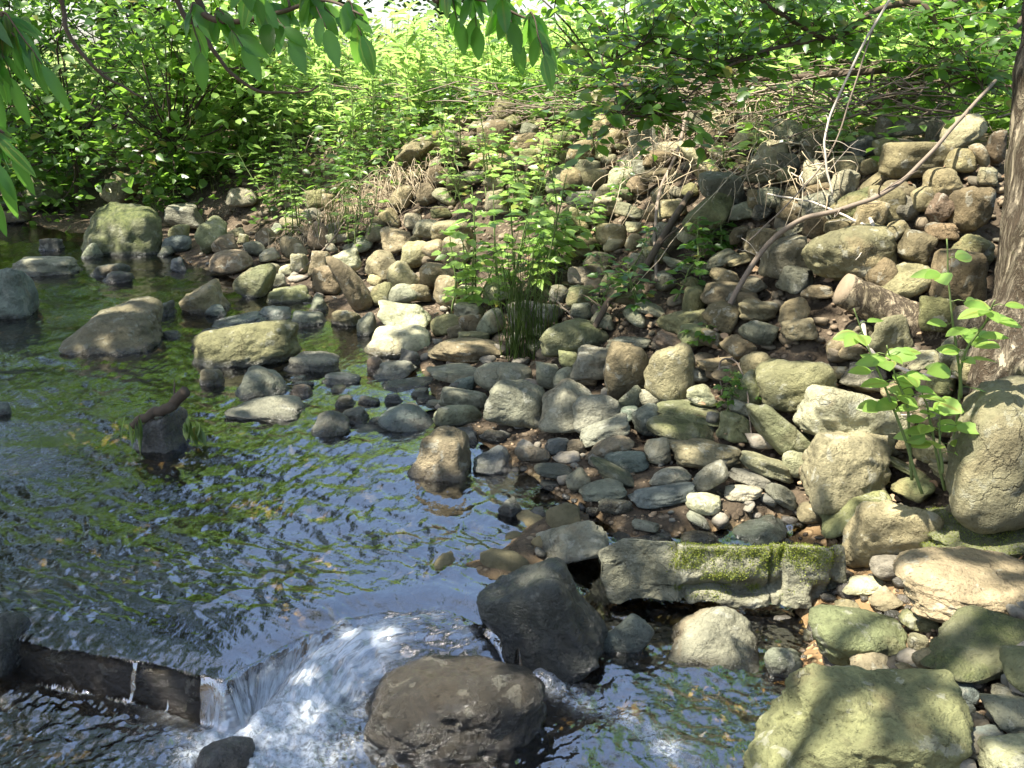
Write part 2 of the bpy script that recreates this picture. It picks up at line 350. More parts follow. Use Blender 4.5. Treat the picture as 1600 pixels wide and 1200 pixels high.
# ------------------------------------------------------------------ ground
def make_ground():
    r = np.concatenate([np.linspace(.3, 1.6, 10), 1.6 * (1.0095 ** np.arange(1, 260)), 19. * (1.12 ** np.arange(1, 42))])
    nf = 300
    a = np.concatenate([np.linspace(-math.pi * .24, math.pi * .24, nf), np.linspace(math.pi * .24, 2 * math.pi - math.pi * .24, 70)[1:-1]])
    RR, AA = np.meshgrid(r, a, indexing='ij')
    x = (RR * np.sin(AA)).ravel(); y = (RR * np.cos(AA)).ravel(); d, _ = polydist(x, y, SHORE); z = ground(x, y) - .055 * smooth(.35, .8, d) * smooth(3.2, 2.6, d)
    n = len(a); idx = np.arange(len(x)).reshape(len(r), n); A = idx[:-1]; B = idx[1:]; A2 = np.roll(A, -1, 1); B2 = np.roll(B, -1, 1)
    T = np.concatenate([np.stack([A, A2, B2], -1).reshape(-1, 3), np.stack([A, B2, B], -1).reshape(-1, 3)])
    V = np.concatenate([np.stack([x, y, z], 1), [[0, 0, gz(0, 0)]]]); c = len(x); i0 = idx[0]
    T = np.concatenate([T, np.stack([np.full(n, c), np.roll(i0, -1), i0], 1)])
    o = obj('ground', mesh('ground', V, T), M['soil']); o['kind'] = 'structure'
make_ground()

# ------------------------------------------------------------------ water
CH1 = [Z(*q)[:3] for q in [(720, 962, -.005), (640, 972, -.015), (575, 986, -.03), (515, 1022, -.06), (468, 1080, -.10), (415, 1165, LOW), (350, 1290, LOW)]]
CH2 = [Z(*q)[:3] for q in [(780, 975, -.02), (835, 1030, -.09), (890, 1085, LOW), (1000, 1140, LOW), (1110, 1230, LOW)]]
CH3 = [Z(*q)[:3] for q in [(60, 1045, LOW), (200, 1070, LOW), (330, 1115, LOW), (400, 1150, LOW)]]
def make_water():
    r = np.concatenate([np.linspace(.6, 2.0, 20)[:-1], np.linspace(2.0, 3.5, 260)[:-1], 3.5 * (1.0068 ** np.arange(0, 270)), 22. * 1.1 ** np.arange(1, 8)])
    a = np.linspace(-math.radians(58), math.radians(32), 700)
    RR, AA = np.meshgrid(r, a, indexing='ij'); x = (RR * np.sin(AA)).ravel(); y = (RR * np.cos(AA)).ravel()
    s, tp = polydist(x, y, LIP); down = -s + .022 * n2(x, y, 7., 74, 3)
    wide = .05 + .02 * n2(x, y, 9., 73, 2)
    fall = smooth(0, 1, down / wide)
    z = LOW * fall - .020 * smooth(-.14, .03, down) * (1 - fall)
    def chute(CH, wd):
        A = np.array(CH); d, t = polydist(x, y, A, False); L = np.concatenate([[0], np.cumsum(np.hypot(np.diff(A[:, 0]), np.diff(A[:, 1])))])
        return d, t, np.interp(t, L, A[:, 2]) - .08 * (d / wd) ** 2 * np.interp(t, [0, L[-1]], [1.0, .6])
    d1, t1, c1 = chute(CH1, .145); d2, t2, c2 = chute(CH2, .05); d3, t3, c3 = chute(CH3, .06)
    z = np.where(down > 0, np.maximum(z, np.where(d1 < .3, c1, -9)), z); z = np.where(down > 0, np.maximum(z, np.where(d2 < .2, c2, -9)), z)
    th = math.radians(38); u = x * math.cos(th) - y * math.sin(th); v = x * math.sin(th) + y * math.cos(th)   # u downstream
    def rip(su, sv, sd, o=2): return fbm(np.stack([u * su, v * sv, np.full_like(x, 3.3)], 1), sd, o)
    wob = .10 * rip(3, 3, 71)
    calm = .12 + 1.15 * smooth(-.25, .55, fbm(np.stack([u * .7, v * 1.5, x * 0], 1), 77, 3))
    rid = 1 - np.abs(fbm(np.stack([(u + wob) * 7.5, (v + wob) * 11.0, x * 0], 1), 5, 2))
    rp = .0064 * rid * calm + .0026 * rip(9, 24, 8) * (.3 + calm) + .0015 * rip(22, 58, 9, 2) * (.3 + calm)
    rp = rp + .011 * rip(1.6, 2.2, 12)
    lowz = fall
    after = smooth(-.02, .10, down)
    f1 = np.exp(-(d1 / .15) ** 4) * after * smooth(.05, .35, t1); f2 = .38 * np.exp(-(d2 / .05) ** 2) * smooth(0, .1, down); f3 = .5 * np.exp(-(d3 / .05) ** 2) * smooth(.02, .06, down)
    pool = np.exp(-(np.hypot(x - CH1[5][0], y - CH1[5][1]) / .24) ** 2) * smooth(.05, .12, down)
    turb = np.clip(f1 * smooth(.3, .7, t1) + .6 * f2 + f3 + pool + .22 * lowz, 0, 1.3)
    bub = fbm(np.stack([x * 12, y * 12, np.full_like(x, .7)], 1), 41, 4)
    z = z + rp * (1 - .3 * fall) + turb * (.016 * bub + .009 * fbm(np.stack([x * 45, y * 45, x * 0], 1), 47, 2)) + pool * .03 + .012 * fbm(np.stack([x * 5, y * 5, x * 0], 1), 44, 2) * lowz
    # streaks follow the falling water
    wv = .02 * n2(x, y, 11., 59, 2)
    st = fbm(np.stack([(tp + wv) * 26, down * 6, np.full_like(x, 1.3)], 1), 55, 4, .7) * .42 + .5
    sc1 = fbm(np.stack([(d1 + wv * .5) * 45, t1 * 7, np.full_like(x, 2.3)], 1), 56, 4, .7) * .42 + .5
    st2 = fbm(np.stack([x * 24, y * 24, x * 0 + .2], 1), 57, 5, .65) * .45 + .5
    k = smooth(.08, .2, down); k1 = np.exp(-(d1 / .15) ** 4) * (1 - smooth(.5, .75, t1)) * (down > 0); streak = (st * (1 - k) + st2 * k) * (1 - k1) + sc1 * k1
    z = z + .012 * (streak - .5) * np.exp(-((down - .1) / .1) ** 2) + .016 * (sc1 - .5) * k1
    foam = np.clip(f1 * 1.02 + f2 + f3 + .62 * pool + .45 * np.exp(-((down - .04) / .05) ** 2) * smooth(-.86, -.8, x) * (1 - smooth(-.25, .0, x)) * (.35 + st) + .10 * lowz, 0, 1.1)
    inch = k1 > .35; side = polydist(x, y, np.array(CH1)[:, :2])[0]
    across = np.where(inch, side, tp); along = np.where(inch, t1, down + z * -.6); sheet = np.clip(np.maximum(k1, np.exp(-((down - .05) / .07) ** 2) * (down > -.03)), 0, 1)
    g = ground(x, y)
    V = np.stack([x, y, z], 1); n = len(a); idx = np.arange(len(x)).reshape(len(r), n)
    A = idx[:-1, :-1]; A2 = idx[:-1, 1:]; B = idx[1:, :-1]; B2 = idx[1:, 1:]
    T = np.concatenate([np.stack([A, A2, B2], -1).reshape(-1, 3), np.stack([A, B2, B], -1).reshape(-1, 3)])
    keep = (z - g)[T].max(1) > -.03; dm = down[T].mean(1); xm = x[T].mean(1); sm = streak[T].mean(1); keep &= ~((xm < -.86) & (dm > .002) & (dm < .045) & (sm < .95)); T = T[keep]
    used = np.unique(T); remap = np.full(len(V), -1); remap[used] = np.arange(len(used))
    me = mesh('stream', V[used], remap[T], True, {'foam': foam[used], 'across': across[used], 'along': along[used], 'sheet': sheet[used]})
    o = obj('stream', me, M['water']); o['kind'] = 'structure'
    o['label'] = 'clear rippling stream with a small white cascade'
def ico(sub, cache={}):
    if sub not in cache:
        import bmesh
        bm = bmesh.new(); bmesh.ops.create_icosphere(bm, subdivisions=sub, radius=1.0)
        cache[sub] = (np.array([v.co[:] for v in bm.verts]), np.array([[v.index for v in f.verts] for f in bm.faces])); bm.free()
    return cache[sub]
make_water()

# ------------------------------------------------------------------ rocks
TONE = dict(m=(.095, .072, .05), t=(.33, .275, .18), g=(.255, .24, .195), o=(.235, .225, .125), b=(.20, .215, .21), k=(.115, .11, .095), p=(.42, .375, .275), n=(.235, .185, .125), r=(.28, .20, .15))
TWORD = dict(m='dark brown', t='tan', g='grey', o='olive', b='blue-grey', k='dark', p='pale', n='brown', r='reddish')
KWORD = dict(r='rounded', b='blocky', s='flat', a='angular', w='wedge-shaped', d='saddle-backed', e='egg-shaped', i='irregular')
def rock_dirs(kind, sub, rs, rough=1.0):
    D, T = ico(sub); ax = np.array([[1,0,0],[-1,0,0],[0,1,0],[0,-1,0],[0,0,1],[0,0,-1]], float)
    def jit(v, s): v = v + rs.normal(0, s, v.shape); return v / np.linalg.norm(v, axis=1)[:, None]
    if kind in 're': P = np.concatenate([jit(ax, .15), rdir(rs, 5)]); off = np.concatenate([np.ones(6), rs.uniform(.85, 1.1, 5)]); k = 3.6
    elif kind == 'b': P = np.concatenate([jit(ax, .12), rdir(rs, 4)]); off = np.concatenate([rs.uniform(.85, 1, 6), rs.uniform(.95, 1.2, 4)]); k = 9.
    elif kind == 's': P = np.concatenate([jit(ax, .1), rdir(rs, 7, -.5, .5)]); off = np.concatenate([rs.uniform(.88, 1, 6), rs.uniform(.85, 1.15, 7)]); k = 7.
    elif kind == 'a': P = np.concatenate([jit(ax, .3), rdir(rs, 8)]); off = np.concatenate([rs.uniform(.75, 1, 6), rs.uniform(.72, 1.1, 8)]); k = 15.
    elif kind == 'w': P = np.concatenate([jit(ax, .1), jit(np.array([[.6,-.3,.75],[-.7,-.3,.6]]), .12), rdir(rs, 3)]); off = np.concatenate([rs.uniform(.9, 1, 6), [.55, .62], rs.uniform(.9, 1.1, 3)]); k = 9.
    else: P = np.concatenate([jit(ax, .2), rdir(rs, 6)]); off = np.concatenate([rs.uniform(.8, 1, 6), rs.uniform(.75, 1.1, 6)]); k = 6.5
    q = np.clip(D @ P.T / off, 0, None); r = (q ** k).sum(1) ** (-1 / k)
    s = rs.randint(0, 10000); lowamp = dict(d=.2, i=.16, r=.06, e=.03, a=.05, s=.07, b=.06, w=.06)[kind] * rough
    r = r * (1 + lowamp * noise(D * 1.5 + s, s) + .055 * rough * noise(D * 3.1 + s, s + 1) + .036 * rough * fbm(D * 5.5 + s, s + 2, 4, .55))
    if kind in 'abswi': r = r - .035 * rough * np.abs(fbm(D * 3.6 + s * .3, s + 7, 4))
    if sub >= 5: r = r - .014 * np.abs(fbm(D * 11 + s * .7, s + 11, 3)) + .008 * fbm(D * 24 + s, s + 13, 2)
    return D * r[:, None], T
def fit_rock(bb, kind, tilt, rs, sub, depthf=None, dist=None, sink=None):
    x0, y0, x1, y1 = bb; cx, cyy = (x0 + x1) / 2, (y0 + y1) / 2; wpx, hpx = x1 - x0, y1 - y0
    V, T = rock_dirs(kind, sub, rs); seat = .28
    down_ = smooth(.35, -.75, V[:, 2])
    if not dist:
        f_ = G(cx, y1, True); dsh = float(_lookup(_SD, f_[0], f_[1]))
        if dsh > .45: x0 -= .06 * wpx; x1 += .06 * wpx; y0 -= .04 * hpx; y1 += .10 * hpx; wpx, hpx = x1 - x0, y1 - y0; cyy = (y0 + y1) / 2
        V = V * np.stack([1 + .12 * down_, 1 + .12 * down_, np.ones(len(V))], 1)
        if gz(f_[0], f_[1]) < _lookup(_WL, f_[0], f_[1]) - .03: seat = .47; y1 += .22 * hpx; hpx = y1 - y0; cyy = (y0 + y1) / 2; V = V * np.stack([1 + .16 * down_, 1 + .16 * down_, np.ones(len(V))], 1)
    foot = Q(cx, y1, dist) if dist else (f_ if seat > .4 else G(cx, y1, True))
    d0 = foot[1]; W = wpx / F * d0 / CP; Himg = hpx / F * d0 / CP
    df = depthf or (.62 if kind == 's' else .75 if wpx > 1.6 * hpx else .85)
    Dp = df * min(W, 1.9 * Himg) if hpx > .5 * wpx else df * W
    cd = d0 + seat * Dp
    ta = math.radians(tilt)
    def pose(sx, sz):
        P = V * np.array([sx, Dp / 2, sz]); ya = rs_yaw
        P = np.stack([P[:, 0] * math.cos(ya) - P[:, 1] * math.sin(ya), P[:, 0] * math.sin(ya) + P[:, 1] * math.cos(ya), P[:, 2]], 1)
        return np.stack([P[:, 0] * math.cos(ta) - P[:, 2] * math.sin(ta), P[:, 1], P[:, 0] * math.sin(ta) + P[:, 2] * math.cos(ta)], 1)
    rs_yaw = rs.uniform(-.25, .25); c, s = abs(math.cos(ta)), abs(math.sin(ta))
    a2, b2 = W / 2, Himg / 2
    if abs(tilt) > 60: sx, sz = b2, a2
    else:
        det = max(.25, c ** 4 - s ** 4 if c > s + .05 else .25)
        sx = math.sqrt(max((a2 * a2 * c * c - b2 * b2 * s * s) / det, .2 * a2 * a2)); sz = math.sqrt(max((b2 * b2 * c * c - a2 * a2 * s * s) / det, .10 * b2 * b2))
    ctr = Q(cx, cyy, cd)
    for _ in range(7):
        P = pose(sx, sz) + ctr; px, py, dep = project(P)
        w_, h_ = px.max() - px.min(), py.max() - py.min(); fw, fh = wpx / w_, hpx / h_
        if abs(tilt) <= 30 or abs(tilt) > 60:
            if abs(tilt) > 60: fw, fh = fh, fw
            sx *= fw ** .9; sz *= np.clip(fh, .6, 1.5); sz = max(sz, .16 * sx)
        else: g = math.sqrt(fw * fh); sx *= g; sz *= g
        mx, my = (px.max() + px.min()) / 2, (py.max() + py.min()) / 2; sc = cd / F / CP
        ctr = ctr + np.array([(cx - mx) * sc, 0, -(cyy - my) * sc])
    return pose(sx, sz), T, ctr
ROCKS = []
def rocks(text):
    for ln in text.strip().splitlines():
        f = ln.split('|'); q = f[0].split(); lab = f[1].strip() if len(f) > 1 else ''; hd = f[2].strip() if len(f) > 2 else ''
        o = dict(bb=tuple(float(v) for v in q[:4]), kind=q[4], tilt=float(q[5]), tone=q[6], moss=float(q[7]) / 10, wet=float(q[8]) / 10, label=lab, handle=hd)
        for e in q[9:]: k, v = e.split('='); o[k] = float(v)
        ROCKS.append(o)
# x0 y0 x1 y1 kind tilt tone moss wet [extra] | label | handle used to place its neighbours
rocks('''
1160 1035 1522 1250 i -6 o 2 0 df=.7 | largest boulder, olive-grey with an uneven flat top, at the lower right edge of the stream | largest lower-right boulder
1326 1019 1402 1072 w 0 t 2 0 | pale pointed stone rising behind the largest boulder
1262 944 1420 1045 r 4 o 3 0 | broad olive-tan boulder with a damp dark crown behind the largest boulder | damp-crowned olive boulder
1448 950 1625 1057 a 5 o 7 1 | green algae-coated angular boulder with a flat sloping top at the right edge | green angular boulder
1410 858 1680 972 r 0 t 2 0 | wide smooth tan boulder below the moss-covered rock at the right edge | wide smooth tan boulder
1040 947 1198 1050 w -4 g 0 0 | grey boulder with a peaked top and wet brown foot beneath the mossy slab | peaked grey boulder
1315 899 1394 931 r 0 p 0 0 | pale oval stone at the right end of the mossy slab | pale oval stone by the slab
1358 866 1438 911 e 0 g 0 0 | smooth grey egg-shaped stone under the long tan saddle-backed boulder
1356 915 1412 955 a 20 t 0 0
1303 935 1344 955 b 0 t 0 0
1403 950 1468 990 b -5 o 2 0
1314 781 1476 888 d 20 t 2 0 df=.45 | long tan saddle-backed boulder tilted up to the right behind the mossy slab | long saddle-backed boulder
1286 763 1393 834 w 14 o 3 0 | olive wedge-shaped boulder with a sharp lower edge below the sapling | olive wedge boulder
1474 783 1509 823 r 0 n 0 0 | small brown round stone at the foot of the tall pale boulder
1428 798 1660 876 b 8 o 6 0 | rock thickly covered in bright green moss at the right edge | moss-covered rock
1488 595 1680 813 r 3 t 4 0 df=.8 | tall pale tan boulder with a leaf-shaped shadow at the right edge below the tree | tall pale boulder
1193 1011 1260 1061 r 10 g 0 0 | speckled grey stone beside the patch of orange gravel | speckled grey stone
1458 1056 1531 1106 e 20 b 2 3
1536 1086 1640 1147 a -8 g 4 0
1566 1010 1650 1080 r 0 o 5 0
1524 1148 1640 1222 b 6 p 0 0 | sunlit pale block in the bottom right corner of the picture
1458 1099 1507 1123 r 0 o 6 0
1501 1101 1524 1123 r 0 b 0 4
1500 1134 1576 1184 r 12 b 1 2
1426 1014 1475 1060 s -50 n 0 0 | thin brown shale slab leaning below the green angular boulder
1417 988 1452 1020 b 0 n 0 0
1398 1035 1458 1070 s -28 n 0 0
1553 1070 1640 1100 s 0 g 2 0
1492 1180 1527 1208 r 0 k 0 4
1254 980 1276 1006 b 0 p 0 0
1123 803 1231 849 b 9 b 1 0 | blue-grey squared stone lying along the back edge of the mossy slab | blue-grey squared stone
1051 823 1131 854 b 0 g 2 0
1070 769 1127 806 r 0 p 0 0 | pale tan cobble with a rounded top behind the mossy slab | pale tan cobble
1072 795 1110 829 e -30 g 2 0
1130 757 1192 784 s 0 p 0 0
1192 754 1246 798 e -28 g 0 0
1244 783 1299 819 r 0 n 0 0
979 757 1090 791 s 8 b 0 2 | long smooth blue-grey stone at the wet edge of the cobbles | long blue-grey stone
1255 669 1386 792 b -8 t 1 0 | big warm tan boulder, sunlit on its left side, between the bright slope and the wedge | big warm tan boulder
1249 604 1425 704 r -14 p 0 0 | very bright sunlit pale boulder sloping down behind the sapling stems | very bright sloping boulder
1183 620 1262 716 a 40 o 5 0 | green-streaked slab leaning steeply up to the right of centre | green leaning slab
1186 563 1302 638 r 14 o 4 0 | long rounded olive boulder below the collapsed soil of the bank | long olive boulder
1221 705 1259 744 r 0 p 0 0
1236 676 1274 707 b 12 p 0 0
1160 706 1236 751 i -22 p 0 0 | pale layered stone with deep eroded grooves | eroded layered stone
1138 732 1206 763 s -14 g 0 0
1040 686 1165 735 d -4 n 1 0 | long brownish saddle-backed stone below the green rounded stones | long brownish stone
1429 679 1487 722 b 10 t 0 0
946 536 1011 619 r -6 n 1 0 | upright brown-grey boulder with a sunlit top in the middle of the slope | upright sunlit-topped boulder
1010 539 1083 625 e 4 t 3 0 | big upright egg-shaped boulder in the middle of the slope | big egg-shaped boulder
895 540 964 590 b -2 g 0 0 | flat-topped grey block with a small pit | flat-topped pitted block
841 590 937 677 w 8 g 0 0 | large grey triangular rock at the edge of the wet stones | grey triangular rock
893 616 970 679 r 10 g 0 0 | rounded grey rock propped behind the oblong stone
905 645 985 700 b 20 g 0 0 | oblong grey-brown stone lying tilted on darker stones | tilted oblong stone
914 680 992 720 r 24 n 0 3
1031 626 1127 662 b -4 o 5 0 | flat green stone resting on the green domed stone
1014 649 1122 694 r -2 o 6 0 | green domed stone below the egg-shaped boulder | green domed stone
1121 643 1172 688 b 0 o 6 0
990 631 1042 678 a 20 b 0 0 | blue-grey angular stone left of the green domed stone
965 603 1003 642 a 12 g 0 0
966 633 1001 660 b 8 b 1 0
1000 609 1037 636 a -12 g 2 0
1075 601 1119 633 r 0 p 0 0
1134 616 1181 650 b -14 g 2 0
1006 683 1049 727 r 0 p 3 0
921 713 995 762 a -18 k 5 1 | dark green angular stone at the edge of the pool | dark green angular stone
939 704 1014 740 s 8 b 1 1
904 746 980 784 b 4 g 1 3 | layered wet grey stone at the pool edge | layered wet grey stone
1014 729 1082 760 r 4 g 2 1
1079 719 1141 771 d 35 g 0 1
1114 571 1173 594 r -4 n 1 0
1091 558 1167 578 s 0 n 0 0
1023 518 1087 553 a -14 r 0 0 | pinkish-brown angular stone behind the egg-shaped boulder
1127 523 1180 561 s -30 n 0 0
848 499 947 553 r 10 o 5 0 | large green-brown boulder half hidden by the bank plants | half-hidden green-brown boulder
874 546 906 574 b 0 o 2 0
839 566 876 607 b 0 g 0 0
865 574 903 607 r 0 g 2 0
878 530 918 547 r 0 o 8 0
1029 481 1104 519 b 10 o 4 0
1061 506 1119 539 r -6 o 3 0
1099 470 1157 519 a -20 n 0 0 | brown angular stone just left of the curved fallen branch
951 526 1014 547 s 0 g 2 0
904 580 932 601 b -12 n 0 0
1149 579 1197 632 r 30 o 6 0
632 665 737 754 b -3 n 2 0 df=.9 | square dark boulder standing alone in the pool, dry pale streak on top | square lone boulder
738 695 807 742 w -22 b 1 2 | dark blue-grey wedge rock beside the square boulder in the pool
755 592 862 672 b -12 g 1 0 df=.8 | large grey blocky rock with sunlit spots at the shallows | large grey blocky rock
740 565 832 618 r -8 g 0 0 | dark grey rounded rock behind the large blocky rock | dark grey rounded rock
684 604 762 642 s -6 g 0 0 | flat smooth grey stone left of the large blocky rock | flat smooth grey stone
677 632 755 670 r -4 g 2 1 | mottled low grey stone behind the square boulder
589 630 680 672 r -12 b 1 6 | dark wet stone with a blue sheen in the shallows | blue-sheened wet stone
588 588 694 615 s -2 k 1 3
566 507 680 560 r -2 p 0 0 | big pale oval boulder at the back of the shallows | big pale oval boulder
667 527 794 569 r -3 n 1 0 | long dark brown boulder right of the pale oval boulder | long dark brown boulder
666 569 762 598 d 0 g 1 2
589 468 674 520 d -8 p 0 0 | pale sunlit saddle-backed rock above the tan pool | pale saddle-backed rock
557 487 596 530 r 10 g 0 1
622 544 665 576 a -14 g 0 0
581 563 652 593 i 4 g 0 2
509 400 588 490 e 24 n 1 0 | big brown leaning boulder at the foot of the far bank | big brown leaning boulder
573 392 623 436 a 0 t 0 0 | pale-faced angular stone beside the brown leaning boulder
578 440 614 480 e 0 o 1 0
607 409 657 455 e 26 t 1 0 | tilted tan egg-shaped stone at the foot of the bank | tilted tan stone
608 444 650 475 e 16 g 0 0
672 490 721 525 e 24 o 2 0
679 431 716 477 r 0 t 1 0
711 473 755 498 b 0 g 2 0
745 482 787 520 r 10 g 2 0
657 411 716 449 r 8 n 0 0
627 377 674 417 e 14 t 2 0
691 369 734 409 r 0 t 0 0
718 492 751 519 b 0 n 0 0
698 507 729 529 b 12 n 0 0
715 517 765 533 s 0 o 5 1
748 671 795 695 s -10 k 1 6
701 667 751 697 r 0 k 1 5
804 696 861 724 r 0 r 0 6 | reddish wet cobble lying in the channel right of the wedge rock
834 723 905 753 b -6 k 1 6
851 683 890 711 b -6 b 0 6
885 686 915 711 r 0 n 0 4
843 749 885 768 s -6 k 0 7
541 663 615 682 s 0 b 0 7
527 635 578 665 b 8 k 1 4
569 651 611 669 s 0 k 0 5
708 588 745 610 r 0 b 2 4
883 730 925 770 b 36 g 1 2
91 462 256 549 r -4 n 4 2 df=.8 | large dark domed boulder standing in the stream at the left | large dark domed boulder
286 500 472 579 r 10 o 4 0 df=.6 | long tan-green boulder tilted up to the right at the stream edge | long tilted boulder
289 507 394 552 s 6 k 3 2 | low dark rock behind the long tilted boulder
367 570 456 620 r -8 g 1 2 | grey rounded rock in front of the long tilted boulder
347 617 498 662 s -2 g 0 2 | flat pale-topped rock lying in the stream | flat stream rock
205 634 300 706 b 8 k 0 9 | black wet rock carrying a driftwood stick in mid stream | black wet rock
484 641 547 688 w 0 k 3 7 | black wet wedge at the downstream edge of the shallows
311 576 352 606 r 0 n 0 4
-45 418 62 502 i -20 b 1 1 df=.8 | pale blue-grey rock cut by the left edge of the picture
8 400 134 434 s -3 g 2 1 | low flat grey rock at the far left of the stream | low flat far-left rock
139 411 204 438 r -8 k 2 3
159 423 217 445 s -10 k 0 5
126 379 165 407 r 0 g 0 0
279 435 364 493 a 6 t 3 1 | mottled angular boulder at the edge of the far shallows | mottled angular boulder
369 404 426 471 e 60 o 6 0 | upright green-topped boulder at the far shore | upright green-topped boulder
326 389 396 429 r 10 n 1 0
409 445 490 478 s 6 o 3 1
318 487 425 515 s 8 b 1 5
401 477 457 503 a 4 b 0 5
480 458 514 493 a 10 g 0 0
448 485 514 514 s 0 g 0 1
517 484 567 514 r 0 n 0 0
232 468 278 498 b 10 k 1 5
266 401 295 426 b 0 b 0 5
441 548 534 585 s -6 g 0 1
-10 627 23 653 r 0 b 0 3
318 475 355 497 a 0 b 0 5
254 516 288 532 r 0 k 0 6
126 315 258 402 r -10 o 8 0 df=.8 | big mossy humped boulder on the far left shore | big mossy humped boulder
33 269 103 330 r 0 o 7 0 | mossy rounded boulder furthest upstream at the left
164 267 220 327 b 50 n 1 0 | brown upright boulder leaning in the shade of the left bank
259 318 316 354 b -6 g 2 0
262 350 297 375 r 0 o 3 0
252 367 300 395 r 0 b 3 0
355 294 401 321 r 4 g 2 0
330 365 373 403 a 10 n 2 0
303 337 356 397 i 50 o 5 0
222 375 250 397 r 0 b 2 0
244 384 275 402 r 0 g 0 1
60 372 103 395 s 0 k 0 4
-5 329 47 351 r 0 n 0 2
438 369 474 402 r 0 n 0 0
482 347 518 387 r 8 r 0 0
404 386 440 410 b 10 p 0 0
381 377 416 398 r 0 g 1 0
487 413 537 461 b 6 n 0 0
515 389 563 428 s 18 p 0 0
482 393 514 430 b 0 n 0 0
415 411 440 432 r 0 p 0 0
434 412 459 432 r 0 p 1 0
455 397 483 425 b 0 p 0 0
419 426 449 452 b 0 g 2 0
458 380 481 400 r 0 p 0 0
502 581 566 604 s -8 b 0 7
572 557 600 584 r 0 r 0 2
639 605 670 622 b 6 g 0 4
649 617 688 630 s 0 k 0 4
664 624 699 641 s -6 g 0 2
450 600 491 621 r 0 r 0 3
599 615 634 632 s 0 b 0 6
559 618 594 634 s -10 k 0 5
522 617 557 636 s 0 n 0 4
628 628 661 643 r 0 g 0 4
516 601 544 614 s 0 n 0 4
456 586 480 598 s 8 g 0 2
457 595 496 607 s -4 b 0 3
747 188 799 243 r 5 n 2 0 | dark upright rounded stone under the bank crest, cap stones piled on it | dark upright crest stone
770 154 805 189 b -10 o 2 0
782 195 802 221 b 0 t 0 0
735 238 799 262 s 0 n 1 0
620 215 680 265 a 24 n 1 0
666 259 702 289 b 0 n 0 0
686 225 744 255 s 18 n 0 0
650 286 682 318 a 0 n 0 0
699 274 738 296 b 0 t 0 0
910 264 950 294 r 0 t 1 0
951 262 988 299 r 0 p 0 0 | brightest sunlit round stone in the upper bank | brightest round stone
900 250 937 272 b 0 p 0 0
976 250 1026 274 s -4 g 0 0
1000 262 1058 284 s 6 n 0 0
1023 222 1072 245 s 0 p 0 0
1006 235 1053 262 s -8 n 0 0
984 198 1032 242 b 6 g 2 0
887 299 940 330 b -6 g 0 0
926 305 970 335 b 0 p 0 0
932 286 967 312 a 20 p 0 0
932 350 981 383 r -8 t 0 0 | tan cobble lying alone in the loose soil of the bank | lone tan cobble
1018 288 1055 316 b 20 t 0 0
877 262 913 299 r 0 n 2 0
676 345 737 380 r 8 t 0 0 | smooth tan cobble at the top of the left rock pile | smooth tan cobble
647 343 694 370 r 8 p 0 0
596 355 643 393 r 0 t 0 0
632 333 662 356 b 0 p 0 0
759 296 795 333 b 0 g 0 0
887 218 930 252 r 0 t 0 0
907 195 942 221 r 12 n 0 0
931 201 971 235 b 0 t 0 0
924 138 961 157 r 0 p 0 0 | pale stone poking out of the leaves on the bank crest
799 208 846 238 s 16 n 0 0
1028 312 1072 340 b 0 t 0 0
1061 222 1106 282 b 35 p 0 0 | tall tan stone set on edge behind the twigs | tan stone set on edge
1094 269 1163 323 a -20 g 2 0 | grey-green angular stone resting on the big sloping stone | grey-green angular wall stone
1071 299 1143 373 b 48 o 3 0 | big grey-green stone sloping in the middle of the wall | big sloping wall stone
1175 220 1233 264 b 0 p 0 0 | sunlit box-shaped stone in the upper wall | sunlit box-shaped stone
1199 187 1271 228 w -8 g 1 0 | flat-topped overhanging stone at the wall top below the twig heap | overhanging flat-topped stone
1154 259 1231 284 s -2 n 2 0
1184 293 1227 324 e 0 g 1 0
1223 291 1251 319 r 0 n 0 0
1255 249 1295 289 w 0 p 0 0
1255 212 1285 252 r 12 n 0 0
1265 223 1302 247 b 0 t 0 0
1250 299 1303 341 r 22 g 2 0
1261 285 1302 306 r 10 n 0 0
1297 266 1342 314 b -14 p 0 0 | sunlit squarish stone left of the round-topped pair | sunlit squarish stone
1299 293 1366 341 s 28 o 2 0
1329 311 1388 363 b -6 t 0 0 | sunlit five-sided tan stone in the wall | five-sided tan stone
1358 291 1413 346 b 4 t 0 0 | sunlit tan round-topped stone behind the five-sided one
1378 223 1490 274 s 4 t 0 0 df=.5 | long flat slab near the top of the wall | long flat wall slab
1395 217 1432 238 r 0 g 1 0
1364 183 1400 221 a -14 g 1 0
1395 183 1454 211 s 4 g 1 0
1471 179 1540 233 r 28 p 0 0 | bright triangular-backed boulder topping the wall near the tree | bright wall-top boulder
1447 185 1484 225 r 0 k 1 0
1477 232 1524 267 r -14 t 0 0
1515 225 1545 260 r 30 p 0 0
1481 293 1552 360 r 0 n 2 0 | dark round boulder with a shadowed hollow beside the tree trunk | dark round boulder by the trunk
1450 299 1492 350 b 50 r 0 0
1425 291 1467 329 b 30 t 0 0
1260 350 1402 434 r 8 t 0 0 | large rounded tan boulder crossed by the fallen branch | large branch-crossed boulder
1289 342 1342 368 r 0 n 0 0
1341 260 1399 297 s 36 n 0 0
1378 282 1430 309 r -4 n 0 0
1164 357 1231 402 b 6 n 1 0
1189 368 1268 430 b 10 g 1 0 | grey boulder left of the branch-crossed boulder | grey wall-foot boulder
1319 212 1367 245 b 14 b 0 0
1299 244 1349 269 s 0 t 0 0
1344 245 1376 272 b 20 t 0 0
1167 296 1189 326 b 0 n 0 0
1175 320 1206 343 r 0 k 1 0
1272 331 1305 355 r 0 k 3 0
1255 337 1292 372 r 0 n 0 0
1447 347 1497 373 b 0 n 0 0
1542 204 1573 252 r 0 n 0 0
